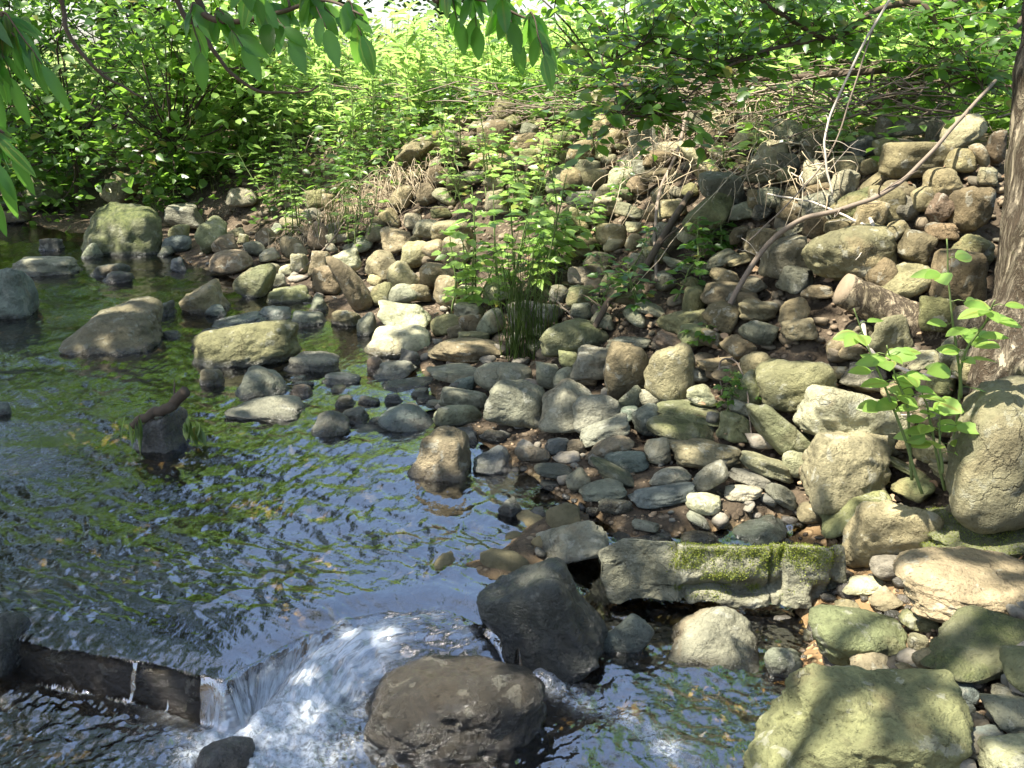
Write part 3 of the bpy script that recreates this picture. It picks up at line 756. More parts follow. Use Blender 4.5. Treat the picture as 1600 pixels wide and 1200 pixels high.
1140 353 1170 380 b 0 n 1 0
1527 262 1558 289 b 0 p 0 0
1094 441 1189 483 b -6 n 1 0 | flat brown stone under the arch of the fallen branch | flat brown branch stone
1067 448 1099 490 b 0 o 2 0
1218 465 1264 503 r 20 t 0 0
1221 497 1275 529 b 10 t 0 0
1253 445 1302 465 s 0 n 1 0
1373 406 1455 473 r 36 t 0 0 | smooth grey-tan boulder rising behind the log | smooth boulder behind the log
1349 406 1406 462 r 40 n 0 0
1450 392 1540 484 b 0 n 0 0 | shaded brown block between the log and the tree trunk
1104 389 1157 419 s 26 g 3 0
1299 573 1324 591 r 0 t 0 0
1292 529 1322 554 r 0 t 0 0
566 1022 858 1178 r -4 m 1 10 df=.75 | big wet brown boulder in the plunge pool with glints and running water | big wet plunge-pool boulder
744 870 950 1045 b 28 k 1 8 df=.7 | dark wet sloping rock beside the cascade, water sliding over it | dark wet sloping rock
831 813 952 882 w 22 g 1 1 | pointed grey rock reaching into the pool behind the cascade | pointed pool-edge rock
778 775 824 811 a 0 k 1 2 | small dark rock alone in the open pool
936 955 1020 1030 s -38 b 0 6 | blue-grey wet slab lying at the dark mouth under the mossy slab
-40 955 62 1048 b 0 k 0 8 | black wet rock at the left end of the ledge
885 817 911 832 s 0 k 0 6
934 779 989 804 s -6 k 1 3
915 792 939 809 r 0 k 0 4
947 832 1053 853 s 2 k 0 2
986 810 1031 833 a 0 g 0 1
292 1150 402 1235 r 0 k 0 9 | round submerged rock lifting the foam at the bottom of the cascade
''')
def place_rocks():
    cnt = {}
    for i, o in enumerate(ROCKS):
        rs = R(1000 + i); x0, y0, x1, y1 = o['bb']; wpx = max(x1 - x0, y1 - y0)
        sub = 6 if wpx > 230 else 5 if wpx > 115 else 4 if wpx > 42 else 3
        P, T, c = fit_rock(o['bb'], o['kind'], o['tilt'], rs, sub, o.get('df'), o.get('dist'))
        name = 'boulder' if wpx >= 80 else 'rock' if wpx >= 45 else 'cobble'
        jit = rs.uniform(.85, 1.15) * (1 + rs.normal(0, .03, 3)) * np.array([.90, .98, .90])
        dsh = float(_lookup(_SD, c[0], c[1])); jit = jit * (1 - float(smooth(.7, 1.4, np.array(dsh))) * np.array([.17, .20, .25]))      # stones toned darker and browner away from the shore
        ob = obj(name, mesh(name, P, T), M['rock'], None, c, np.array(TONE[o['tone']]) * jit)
        s, _ = polydist(np.array([c[0]]), np.array([c[1]]), LIP)
        L = 0.0 if s[0] > -.05 else LOW
        d, _ = polydist(np.array([c[0]]), np.array([c[1]]), SHORE)
        ob['moss'] = o['moss']; ob['wet'] = o['wet']; ob['wline'] = (L + .035) if d[0] < .45 else -5.0
        o['obj'] = ob; o['name'] = name; o['c'] = c
def label_rocks():
    marks = [o for o in ROCKS if o['handle']]
    used = set()
    def ctr(o): a, b, c, d = o['bb']; return np.array([(a + c) / 2, (b + d) / 2])
    for o in ROCKS:
        if o['label']: used.add(o['label'])
    for o in ROCKS:
        if not o['label']:
            x0, y0, x1, y1 = o['bb']; wpx = max(x1 - x0, y1 - y0)
            look = ('small ' if wpx < 45 else '') + ('wet ' if o['wet'] >= .4 else 'mossy ' if o['moss'] >= .5 else '') + TWORD[o['tone']] + ' ' + KWORD[o['kind']] + (' cobble' if wpx < 45 else ' stone')
            me = ctr(o); opts = sorted(marks, key=lambda m: np.linalg.norm(ctr(m) - me))[:6]
            for m in opts:
                dx, dy = me - ctr(m)
                where = ('right of' if dx > 0 else 'left of') if abs(dx) > 1.2 * abs(dy) else ('below' if dy > 0 else 'above') if abs(dy) > 1.2 * abs(dx) else (('lower' if dy > 0 else 'upper') + (' right of' if dx > 0 else ' left of'))
                where = where.replace('upper right of', 'up and right of').replace('upper left of', 'up and left of').replace('lower right of', 'down and right of').replace('lower left of', 'down and left of')
                lab = f"{look} {where} the {m['handle']}"
                if lab not in used: break
            else: lab = f"{look} between the {opts[0]['handle']} and the {opts[1]['handle']}"
            o['label'] = lab; used.add(lab)
        g = dict(boulder='boulders of the stream and bank', rock='rocks of the stream and bank', cobble='cobbles of the shore and bank')[o['name']]
        tag(o['obj'], o['label'], o['name'], g)
def fill_bank(n=165):
    occ = np.zeros((300, 400), bool); rs = R(717)
    for o in ROCKS:
        a, b, c, d = [int(v / 4) for v in o['bb']]; w_, h_ = (c - a) * .12, (d - b) * .12; occ[max(0, int(b + h_)):max(0, int(d - h_)), max(0, int(a + w_)):max(0, int(c - w_))] = True
    k = 0
    for _ in range(9000):
        if k >= n: break
        y = rs.uniform(3.0, 9.5); x = rs.uniform(-.35, .52) * y; d = float(_lookup(_SD, x, y))
        if not .55 < d < 2.35: continue
        px, py, _d = project(np.array([x, y, gz(x, y)])); 
        if px < 330 or px > 1530 or (px < 620 and d > 1.2) or (900 > px > 700 and 300 < py < 470) or (1190 < px < 1330 and 470 < py < 600): continue
        wpx = rs.uniform(.09, .19) / y * F; hpx = wpx * rs.uniform(.5, .95); bb = (px - wpx / 2, py - hpx, px + wpx / 2, py)
        a, b, c, e = [int(v / 4) for v in bb]
        if a < 0 or c >= 400 or b < 0 or occ[b:e + 1, a:c + 1].mean() > .3: continue
        occ[b:e, a:c] = True; k += 1
        ROCKS.append(dict(bb=bb, kind='abwsird'[rs.randint(7)], tilt=rs.uniform(-25, 25), tone='tgnotgp'[rs.randint(7)], moss=rs.choice([0, 0, .1, .3]), wet=0.0, label='', handle=''))
fill_bank()
place_rocks(); label_rocks()
M['moss'] = leaf_material('moss_tuft', (.13, .17, .02), (.31, .34, .05), (.26, .32, .04), .8, .3)
for o_ in ROCKS:
    if o_['handle'] == 'moss-covered rock':
        ob = o_['obj']; V = np.array([v.co[:] for v in ob.data.vertices]); nn = np.array([v.normal[:] for v in ob.data.vertices]); rs = R(79); pr = np.clip(nn[:, 2] + .35 * noise(V * 16, 7), 0, 1) ** 1.5; k = rs.choice(len(V), 9000, p=pr / pr.sum()); mb = MB()
        leaves(mb, V[k] + rs.normal(0, .008, (9000, 3)) * [1, 1, .1], nn[k] + rs.normal(0, .5, (9000, 3)), rdir(rs, 9000), rs.uniform(.002, .005, 9000), .9, rs); mo = obj('moss', mb.mesh('moss'), M['moss'], ob); mo['kind'] = 'stuff'

# the mossy slab: a long broken block with a fractured front face
def box_grid(nx, ny, nz):
    V = []; T = []; n0 = 0
    for ax, sg in ((0,1),(0,-1),(1,1),(1,-1),(2,1),(2,-1)):
        a, b_ = [(1,2),(2,0),(0,1)][ax]; na, nb = (nx,ny,nz)[a], (nx,ny,nz)[b_]
        A, B = np.meshgrid(np.linspace(-1,1,na+1), np.linspace(-1,1,nb+1), indexing='ij'); P = np.zeros((A.size,3)); P[:,a]=A.ravel(); P[:,b_]=B.ravel(); P[:,ax]=sg
        i = np.arange(A.size).reshape(na+1,nb+1); q = np.stack([i[:-1,:-1],i[1:,:-1],i[1:,1:],i[:-1,1:]],-1).reshape(-1,4)
        t = np.concatenate([q[:,[0,1,2]],q[:,[0,2,3]]]); T.append((t if sg>0 else t[:,::-1])+n0); V.append(P); n0 += len(P)
    return np.concatenate(V), np.concatenate(T)
def mossy_slab():
    x0, x1, dist = 935, 1323, 3.10
    L, H, Dp = .80, .25, .11
    U, T = box_grid(120, 34, 40); s = U.copy()
    u = U[:, 0] / 2 + .5
    V = U * np.array([L / 2, Dp / 2, H / 2])
    # slightly rounded edges
    e = np.abs(U); k = 26.; rr = (e ** k).sum(1) ** (-1 / k); V = V * rr[:, None]
    w3 = V * 1.0
    V[:, 2] += .010 * fbm(w3 * 7 + 3, 61, 3) + .02 * smooth(.45, .1, u) * (U[:, 2] > 0) - .045 * smooth(.10, 0, u) * (U[:, 2] > .2)
    V[:, 1] += .016 * fbm(w3 * 9 + 5, 62, 4); V[:, 0] += .012 * fbm(w3 * 9 + 8, 63, 3)
    front = smooth(.3, -.95, U[:, 1])
    V[:, 1] += front * (.022 * smooth(.31, .295, u) + .014 * smooth(.695, .705, u) - .006 * smooth(.74, .75, u) + .03 * smooth(.93, .945, u))      # steps where pieces have split off
    for uc, wd, dp in ((.303, .004, .02), (.70, .006, .03), (.755, .010, .018), (.937, .005, .02)):
        g = np.exp(-((u - uc - .012 * noise(w3 * 14, 66)) / wd) ** 2); V[:, 1] += front * dp * g; V[:, 2] -= dp * .3 * g * (U[:, 2] > .5)
    low = smooth(.1, -.7, U[:, 2])
    V[:, 1] += front * low * .06 * smooth(.0, .25, noise(np.stack([u * 10, U[:, 2] * 2.2, u * 0], 1), 67) * .8 + .1) * smooth(.3, .34, u)
    V[:, 2] += (U[:, 2] < -.4) * (.03 * np.clip(noise(np.stack([u * 7, u * 0, u * 0], 1), 69), -.3, 1)) * front
    V[:, 1] += .018 * U[:, 2] * front; V[:, 2] -= .05 * smooth(-1, 1, U[:, 1]) * (U[:, 2] > .5)
    ux = np.array([1, -.06, 0]) / np.linalg.norm([1, -.06, 0]); uy = np.array([.06, 1, 0]) / np.linalg.norm([1, .06, 0])
    W = V[:, :1] * ux + V[:, 1:2] * uy + V[:, 2:] * np.array([0, 0, 1])
    c = Q(1129, 905, dist + Dp * .5); c[2] = .0
    for _ in range(6):
        px, py, dep = project(W + c); sc = c[1] / F / CP
        W[:, 2] *= np.clip((952 - 841) / (py.max() - py.min()), .85, 1.2); W[:, 0] *= np.clip((x1 - x0) / (px.max() - px.min()), .8, 1.25)
        c = c + np.array([((x0 + x1) / 2 - (px.min() + px.max()) / 2) * sc, 0, -((841 + 952) / 2 - (py.min() + py.max()) / 2) * sc])
    H = W[:, 2].max() - W[:, 2].min(); L = W[:, 0].max() - W[:, 0].min()
    o = empty('stone_slab', c - np.array([0, 0, .1]), 'long broken slab with bright moss on its front face, bridging a dark hollow', 'slab')
    b = obj('slab_body', mesh('slab_body', W, T), M['rock'], o, (0, 0, .1), (.27, .27, .20)); b['moss'] = .30; b['wet'] = 0.0; b['wline'] = -5.0
    # moss cushion: short tufts over the upper front
    rs = R(77); me = b.data; mb = MB()
    tri = W[T]; nrm = np.cross(tri[:, 1] - tri[:, 0], tri[:, 2] - tri[:, 0]); ar = np.linalg.norm(nrm, axis=1); nrm /= ar[:, None] + 1e-12; cen = tri.mean(1)
    ut = (cen @ ux) / L + .5; zt = cen[:, 2] / H + .5
    mask = smooth(.26, .36, ut) * smooth(.98, .90, ut) * smooth(.25, .95, zt + .45 * noise(cen * 20, 68) + .2 * noise(cen * 60, 70)) * (nrm[:, 2] - (nrm @ uy) > .25)
    mask = mask * (1 - .9 * smooth(.70, .74, ut) * smooth(.8, .6, zt)) * ar
    mask = mask * np.where(nrm[:, 2] > .7, .5, 1.6); k = rs.choice(len(cen), 22000, p=mask / mask.sum()); base = cen[k] + rs.normal(0, .003, (22000, 3))
    leaves(mb, base, nrm[k] + rs.normal(0, .7, (22000, 3)) + np.array([0, 0, .2]), rdir(rs, 22000), rs.uniform(.002, .0048, 22000), .9, rs)
    mo = obj('moss', mb.mesh('moss'), M['moss'], o, (0, 0, .1)); mo['kind'] = 'stuff'
mossy_slab()

# ledge the water falls from: two thick dark slabs just under the surface
def ledge():
    def slab(outline, zt, zb, name, label, seed):
        O = np.array(outline, float); c = O.mean(0); D, T = ico(6)
        # project sphere directions on to the extruded outline
        an = np.arctan2(D[:, 1], D[:, 0]); Pn = []; off = []
        for k in range(len(O)):
            e = O[(k + 1) % len(O)] - O[k]; nn = np.array([e[1], -e[0]]) / np.linalg.norm(e); d = nn @ (O[k] - c)
            if d < 0: nn, d = -nn, -d
            Pn.append([nn[0], nn[1], 0]); off.append(d)
        hz = (zt - zb) / 2; Pn += [[0, 0, 1], [0, 0, -1]]; off += [hz, hz]
        q = np.clip(D @ np.array(Pn).T / np.array(off), 0, None); r = (q ** 18).sum(1) ** (-1 / 18); V = D * r[:, None]
        V += .012 * np.stack([fbm(V * 8 + seed, seed, 3), fbm(V * 8 + seed + 9, seed + 1, 3), .6 * fbm(V * 6, seed + 2, 3)], 1)
        o = obj('ledge_rock', mesh(name, V, T), M['rock'], None, (c[0], c[1], (zt + zb) / 2), (.075, .06, .042)); o['moss'] = .25; o['wet'] = .8; o['wline'] = 1.0
        tag(o, label, 'ledge', 'ledge slabs of the cascade')
    l = [Z(*q, 0)[:2] for q in [(-90, 973), (354, 1056), (462, 985), (400, 900), (-60, 900)]]
    slab(l, -.034, -.42, 'ledge', 'dark submerged ledge slab with a straight vertical front at the lower left', 301)
    l = [Z(*q, 0)[:2] for q in [(520, 958), (790, 955), (760, 870), (520, 870)]]
    slab(l, -.075, -.42, 'ledge', 'ledge slab under the main fall between the cascade and the dark sloping rock', 302)
ledge()

# ------------------------------------------------------------------ rubble, gravel, litter (uncountable small stones)
def scatter_stones():
    rs = R(9); iv, it = ico(2); iv1, it1 = ico(1)
    temps = []
    for k in range(14):
        V, T = rock_dirs('abwsi'[k % 5], 2, R(400 + k)); temps.append((V, T, 2))
        V, T = rock_dirs('abwsi'[k % 5], 1, R(500 + k)); temps.append((V, T, 1))
    big = [t for t in temps if t[2] == 2]; small = [t for t in temps if t[2] == 1]
    def batch(name, n, dlo, dhi, slo, shi, label, color, wl, seed, lod, yr=(1.6, 12), sinkf=.25, keep=None):
        rs = R(seed); mb = MB(); m = 0; tries = 0
        while m < n and tries < 60:
            tries += 1
            # denser close to the camera
            yy = yr[0] + (yr[1] - yr[0]) * rs.rand(4000) ** 1.5; xx = rs.uniform(-.62, .62, 4000) * (yy + .5)
            d, _ = polydist(xx, yy, SHORE); ok = (d > dlo) & (d < dhi)
            if keep is not None: ok &= keep(xx, yy)
            for x, y in zip(xx[ok], yy[ok]):
                if m >= n: break
                V, T, _k = (big if lod == 2 else small)[rs.randint(14)]
                s = rs.uniform(0, 1) ** 2.2 * (shi - slo) + slo; sc = s * np.array([rs.uniform(.7, 1.3), rs.uniform(.6, 1.1), rs.uniform(.35, .75)])
                a = rs.uniform(0, 6.28); tl = rs.normal(0, .35); P = V * sc
                P = np.stack([P[:, 0], P[:, 1] * math.cos(tl) - P[:, 2] * math.sin(tl), P[:, 1] * math.sin(tl) + P[:, 2] * math.cos(tl)], 1)
                P = np.stack([P[:, 0] * math.cos(a) - P[:, 1] * math.sin(a), P[:, 0] * math.sin(a) + P[:, 1] * math.cos(a), P[:, 2]], 1)
                mb.add(P + np.array([x, y, gz(x, y) + sc[2] * sinkf - (.045 if dlo >= .5 else 0)]), T, rs.rand()); m += 1
        o = obj(name, mb.mesh(name), M['rubble'], None); o['kind'] = 'stuff'; o['label'] = label; o['category'] = 'stones'; o.color = (*color, 1); o['moss'] = .1; o['wet'] = 0.; o['wline'] = wl
    batch('rubble', 900, .55, 2.7, .02, .07, 'loose rubble stones filling the steep bank between the boulders', (.17, .14, .095), -5., 21, 2)
    batch('shore_stones', 700, -.25, .75, .012, .055, 'small flat stones and pebbles of the wet shore', (.22, .20, .16), .03, 22, 2, (1.7, 9), .3)
    batch('gravel', 2600, -.1, .9, .004, .016, 'fine gravel between the stones of the shore', (.30, .22, .14), -.0, 23, 1, (1.7, 6), .3)
    g0 = Z(1200, 1030, LOW + .04)
    batch('orange_gravel', 1500, -.4, .8, .004, .011, 'patch of orange gravel beside the speckled grey stone', (.46, .28, .14), -5., 26, 1, (2.4, 3.4), .8, lambda x, y: ((x - g0[0]) / .13) ** 2 + ((y - g0[1]) / .10) ** 2 < 1)
    batch('bed_stones', 420, -3.2, -.05, .02, .10, 'stones lying on the stream bed under the water', (.15, .125, .065), -5., 24, 2, (3.1, 11), -.25)
    batch('bank_pebbles', 2200, .5, 2.7, .008, .03, 'small broken stones in the soil of the bank', (.20, .15, .10), -5., 25, 1, (2.2, 9), .3)
    # dead leaves
    n = 2100; yy = 1.4 + 8 * rs.rand(6000) ** 1.2; xx = rs.uniform(-.6, 1.0, 6000) * (yy + .5); d, _ = polydist(xx, yy, SHORE); k = np.nonzero((d > .6) & (d < 3.2))[0][:n]
    pos = np.stack([xx[k], yy[k], ground(xx[k], yy[k]) + .012], 1); mb = MB()
    leaves(mb, pos, rdir(rs, len(k), -.2, .4), rdir(rs, len(k), .4, 1), rs.uniform(.02, .06, len(k)), .6, rs)
    o = obj('leaf_litter', mb.mesh('leaf_litter'), M['litter']); o['kind'] = 'stuff'; o['label'] = 'dead brown leaves and bark scraps on the bank'; o['category'] = 'litter'
def rubble_material():
    m, n = newmat('small_stone'); tc = n('TexCoord').outputs['Object']; oi = n('ObjectInfo'); lv = n('Attribute', attribute_name='lv').outputs['Fac']
    col = n.mix(lv, n.mix(1.0, oi.outputs['Color'], (.55, .6, .62), 'MULTIPLY'), n.mix(1.0, oi.outputs['Color'], (1.35, 1.28, 1.2), 'MULTIPLY'))
    a = n.noise(tc, 30., 5, .65); col = n.mix(n.ramp(a, .4, .7, 0, .6), col, n.mix(1.0, col, (.5, .5, .42), 'MULTIPLY'))
    wl = n.math('SUBTRACT', n('Attribute', attribute_name='wline', attribute_type='OBJECT').outputs['Fac'], n('SeparateXYZ', {0: n('NewGeometry').outputs['Position']}).outputs[2])
    wet = n.ramp(wl, -.012, .012); col = n.mix(wet, col, n.mix(1.0, col, (.35, .35, .36), 'MULTIPLY'))
    bp = n('Bump', {'Height': n.noise(tc, 60., 6, .7), 'Strength': .8, 'Distance': .01})
    p = n('BsdfPrincipled', {'Base Color': col, 'Roughness': n('MapRange', {'Value': wet, 'To Min': .85, 'To Max': .2}).outputs[0], 'Normal': bp.outputs[0], 'Specular IOR Level': .35}); n.out(p.outputs[0]); return m
M['rubble'] = rubble_material()
scatter_stones()

# ------------------------------------------------------------------ tree trunk, log, sticks
def bark_tube(pts, rad, sides, nlen, seed, amp):
    P = spline(pts, nlen); r = np.interp(np.linspace(0, 1, nlen), np.linspace(0, 1, len(rad)), rad); mb = MB(); tube(mb, P, r, sides); me = mb
    V = me.v[0]; c = np.repeat(P, sides, 0); n_ = len(c); out = V[:n_] - c; k = np.linalg.norm(out, axis=1)[:, None]
    nn = fbm(np.stack([V[:n_, 0] * 14, V[:n_, 1] * 14, V[:n_, 2] * 3.5], 1), seed, 4); ridge = 1 - np.abs(nn)
    V[:n_] += out / k * (amp * (ridge - .6) + amp * .8 * fbm(V[:n_] * 4, seed + 5, 2))[:, None]; me.v[0] = V; return me
def right_tree():
    b = G(1610, 600); b[2] -= .1; D = b[1] + .1
    top = Q(1668, 60, D + .25)
    base = Q(1620, 600, D); base[2] = gz(base[0], base[1]) - .12
    o = empty('tree', base, 'rough-barked tree trunk rising out of the bank at the right edge', 'tree')
    mid = base * .5 + top * .5
    mb = bark_tube([base, base * .75 + top * .25 + [-.01, 0, 0], mid, top, top + (top - mid) * 2.2 + [.2, .2, .6], top + (top - mid) * 4 + [.5, .5, 1.6]], [.27, .175, .16, .15, .13, .09], 64, 120, 811, .016)
    obj('trunk', mb.mesh('trunk', base), M['bark'], o)
    for k, (px, py, d, r0) in enumerate([(1500, 560, -.1, .07), (1530, 640, -.25, .08), (1600, 650, -.3, .08)]):
        e = G(px, py); s = base + np.array([-.1, 0, .28 - .05 * k]); m2 = s * .45 + e * .55 + np.array([0, 0, .08])
        mb = bark_tube([s, m2, e + [0, 0, .01], e + (e - m2) * .5 - [0, 0, .12]], [r0, r0 * .8, r0 * .55, r0 * .25], 20, 30, 820 + k, .008); obj('root', mb.mesh('root', base), M['bark'], o)
    # crown high above the frame
    rs = R(88); tipp = top + (top - mid) * 4 + np.array([.5, .5, 1.6]); mb = MB(); cl = tipp + rs.normal(0, 1, (26, 3)) * np.array([1.1, 1.1, .6]) + np.array([1.0, .8, .8])
    for c in cl:
        n = 42; p = c + rs.normal(0, .33, (n, 3)); leaves(mb, p, rdir(rs, n, -.9, .2), rdir(rs, n, .2, 1), rs.uniform(.07, .12, n), .62, rs)
    for _ in range(95):                                                       # unseen low boughs above the frame, added to deepen shade on the bank
        c = np.array([rs.uniform(1.9, 4.8), rs.uniform(3.6, 8.4), rs.uniform(3.3, 4.9)]); n = 50
        leaves(mb, c + rs.normal(0, 1, (n, 3)) * [.34, .34, .16], rdir(rs, n, -.8, .2), rdir(rs, n, .4, 1), rs.uniform(.08, .14, n), .64, rs)
    bw = MB()
    for _ in range(18):
        e = np.array([rs.uniform(.9, 4.6), rs.uniform(3.8, 8.0), rs.uniform(3.4, 4.6)]); j = top + (top - mid) * rs.uniform(1.0, 2.4) + np.array([.1, .1, .3]); tube(bw, wiggle(spline([j, (j + e) / 2 + [0, 0, .3], e], 16), .05, 5), np.linspace(.035, .006, 16), 6, .4, False)
    obj('boughs', bw.mesh('boughs', base), M['darktwig'], o)
    obj('crown', mb.mesh('crown', base), M['ovate'], o)['kind'] = 'stuff'
right_tree()
def log():
    d0 = G(1345, 520)[1] - .12
    A = Q(1318, 452, d0 + .12); B = Q(1400, 492, d0 + .10); Cc = Q(1480, 535, d0 + .06); D = Q(1570, 600, d0 + .06)
    o = empty('log', (A + D) / 2 - np.array([0, 0, .1]), 'weathered log with a pale cut end lying against the tree root', 'log'); oc = np.array(o.location)
    mb = bark_tube([A, B, Cc, D], [.07, .08, .088, .095], 40, 70, 841, .008); obj('log_body', mb.mesh('log_body', oc), M['log'], o)
    ax = (A - B) / np.linalg.norm(A - B); mb = MB(); an = np.linspace(0, 2 * math.pi, 25)[:-1]; u = np.cross(ax, [0, 0, 1.]); u /= np.linalg.norm(u); v = np.cross(ax, u)
    rings = [A + ax * h + r * (np.cos(an)[:, None] * u + np.sin(an)[:, None] * v) for r, h in ((.071, -.01), (.067, .01), (.04, .017), (.014, .018))]
    V = np.concatenate(rings + [(A + ax * .018)[None]]); T = []
    for k in range(3):
        for j in range(24): a, b2 = k * 24 + j, k * 24 + (j + 1) % 24; T += [(a, b2, b2 + 24), (a, b2 + 24, a + 24)]
    T += [(72 + j, 72 + (j + 1) % 24, 96) for j in range(24)]
    mb.add(V, T, 0); obj('cut_end', mb.mesh('cut_end', oc), M['cut'], o)
log()
def stick(name, pts, r0, r1, mat, label, cat='stick', twigs=0, seed=0, amp=.006, n=40, group=None):
    """pts: (px, py, lift above ground) or (px, py, distance, True)"""
    P = [Q(p[0], p[1], p[2]) if len(p) > 3 else on_ground(p[0], p[1], p[2]) for p in pts]
    S = wiggle(spline(P, n), amp, seed, 5.0); o = empty(name, S[0], label, cat, group); mb = MB(); tube(mb, S, np.linspace(r0, r1, n), 7, .3)
    obj('stem', mb.mesh('stem', S[0]), M[mat], o); rs = R(seed)
    for k in range(twigs):
        j = rs.randint(int(n * .25), n - 3); d = rdir(rs, 1, -.3, .8)[0]; L = rs.uniform(.08, .25); mb = MB()
        tube(mb, wiggle(spline([S[j], S[j] + d * L * .5, S[j] + d * L + [0, 0, -.02]], 9), .006, seed + k), np.linspace(max(.35 * r0, .0016), .001, 9), 5, rs.rand()); obj('twig', mb.mesh('twig', S[0]), M[mat], o)
    return o
def sticks():
    d = lambda px, py, f=0: G(px, py)[1] + f
    stick('fallen_branch', [(1118, 535, .06), (1180, 470, .20), (1240, 436, .26), (1310, 425, .28), (1365, 398, .26), (1425, 345, .24), (1490, 268, .22), (1548, 195, .2)], .013, .008, 'twig', 'long curved fallen branch climbing the bank past the large boulder to the wall top', 'branch', 6, 11, .008)
    stick('bleached_stick', [(1352, 360, .10), (1358, 400, .11), (1342, 445, .09)], .010, .008, 'pale', 'short thick bleached stick standing in front of the branch-crossed boulder', twigs=3, seed=12)
    stick('bleached_stick', [(1195, 343, .12), (1270, 362, .13), (1350, 395, .12)], .004, .006, 'pale', 'forked pale twig lying across the grey boulder towards the bleached stick', twigs=4, seed=13)
    stick('bleached_stick', [(1170, 408, .1), (1185, 432, .1), (1203, 448, .08)], .005, .004, 'pale', 'crooked little pale twig above the arch of the fallen branch', twigs=3, seed=14)
    stick('bleached_stick', [(1345, 532, .08), (1352, 575, .09), (1375, 600, .09), (1420, 612, .08), (1490, 622, .08)], .010, .006, 'pale', 'bent white stick running from the log behind the sapling', seed=15)
    stick('bleached_stick', [(1355, 699, .12), (1420, 688, .10), (1480, 683, .08)], .004, .0035, 'pale', 'straight thin white stick across the bright boulder behind the sapling', seed=16, amp=.001)
    stick('hanging_vine', [(1395, -10, 5.0, True), (1340, 90, 4.95, True), (1295, 190, 4.9, True), (1288, 240, 4.85, True), (1300, 305, 4.8, True)], .006, .005, 'pale', 'pale straight dead stem hanging down in front of the wall', 'stem', 4, 17, .004)
    stick('hanging_vine', [(1368, 30, 5.0, True), (1330, 150, 4.9, True), (1293, 245, 4.85, True), (1230, 320, 4.8, True), (1170, 375, 4.7, True)], .004, .003, 'twig', 'thin brown dead stem crossing the pale one and trailing down to the left', 'stem', 3, 18, .004)
    stick('vine_root', [(1075, 180, .10), (1060, 262, .13), (1030, 330, .12), (1022, 400, .12), (1024, 470, .1)], .012, .008, 'twig', 'peeling brown vine leaning down the bank behind the twigs', 'vine', 3, 19)
    stick('dark_root', [(1078, 330, .10), (1040, 400, .13), (1000, 465, .12), (950, 500, .10), (925, 540, .05)], .020, .015, 'darktwig', 'dark root running down the shaded bank to the shore', 'root', 3, 20)
    stick('wall_pole', [(900, 168, .16), (1060, 172, .18), (1250, 176, .2), (1400, 172, .22), (1475, 150, .25)], .014, .02, 'darktwig', 'long brown pole lying along the top of the wall', 'branch', 8, 21)
    stick('bent_stem', [(1127, 625, .02), (1124, 600, .1), (1150, 612, .12), (1165, 650, .1), (1175, 700, .02)], .004, .003, 'twig', 'arched dead stem among the green stones', 'stem', 0, 22)
    stick('bank_twig', [(700, 345, .1), (640, 352, .12), (600, 385, .1)], .004, .003, 'darktwig', 'bowed dark twig over the tan cobbles of the left pile', 'twig', 2, 23)
    stick('bank_twig', [(860, 490, .1), (905, 525, .06)], .006, .004, 'twig', 'straight brown twig above the half-hidden boulder', 'twig', 1, 24)
    stick('bank_twig', [(470, 430, .03), (520, 395, .1), (545, 365, .14)], .008, .005, 'twig', 'grey root bending over the pale cobbles on the far shore', 'twig', 3, 25)
    # driftwood on the black rock
    o = stick('driftwood', [(203, 668,4.36, True), (235, 650,4.36, True), (265, 637,4.36, True), (288, 612,4.36, True)], .020, .026, 'darktwig', 'dark rotten driftwood stick lying across the black wet rock', 'driftwood', 1, 26, .012)
    mb = MB(); rs = R(3)
    for k in range(16):
        a = Q(300 + rs.uniform(-12, 14), 645 + rs.uniform(0, 30), 4.34); leaves(mb, a[None], np.array([[rs.uniform(0, .6), -.4, -1.]]), rdir(rs, 1, 0, 1), rs.uniform(.05, .09), .4, rs)
    for k in range(7):
        a = Q(205 + rs.uniform(-10, 14), 650 + rs.uniform(-5, 12), 4.32); leaves(mb, a[None], np.array([[rs.uniform(-.3, .3), -.3, -1.]]), rdir(rs, 1, 0, 1), rs.uniform(.09, .15), .12, rs)
    og = obj('trailing_weed', mb.mesh('trailing_weed'), M['grass']); tag(og, 'limp green weed caught on the black wet rock', 'weed'); og['kind'] = 'stuff'
    # twig heap on the crest
    mb = MB(); rs = R(31)
    for k in range(750):
        px = rs.uniform(880, 1500) if rs.rand() < .75 else rs.uniform(470, 900); py = rs.uniform(150, 205); p = on_ground(px, py, rs.uniform(.02, .26)) if k % 4 == 0 else p + np.array([rs.normal(0, .12), rs.normal(0, .1), rs.normal(0, .015)])
        d_ = rdir(rs, 1, -.35, .3)[0]; d_[1] *= .5; L = rs.uniform(.12, .6); q = p + d_ * L
        zz = gz(q[0], q[1]); q[2] = max(q[2], zz + .01); p[2] = max(p[2], gz(p[0], p[1]) + .01)
        tube(mb, wiggle(spline([p, (p + q) / 2 + rs.normal(0, .02, 3), q], 7), .01, k), np.linspace(rs.uniform(.0025, .008), .0018, 7), 4, rs.rand(), False)
    for k in range(420):                                                      # roots and stems trailing down the face
        px = rs.uniform(950, 1260) if rs.rand() < .6 else rs.uniform(380, 900); p = on_ground(px, rs.uniform(150, 260), .05); L = rs.uniform(.1, .45)
        q = p + np.array([rs.normal(0, .12), -.25 * L, -L]); q[2] = max(q[2], gz(q[0], q[1]) + .02)
        tube(mb, wiggle(spline([p, (p + q) / 2 + np.array([0, -.05, .03]), q], 8), .015, 900 + k), np.linspace(rs.uniform(.002, .0045), .0014, 8), 4, rs.rand(), False)
    mb2 = MB()
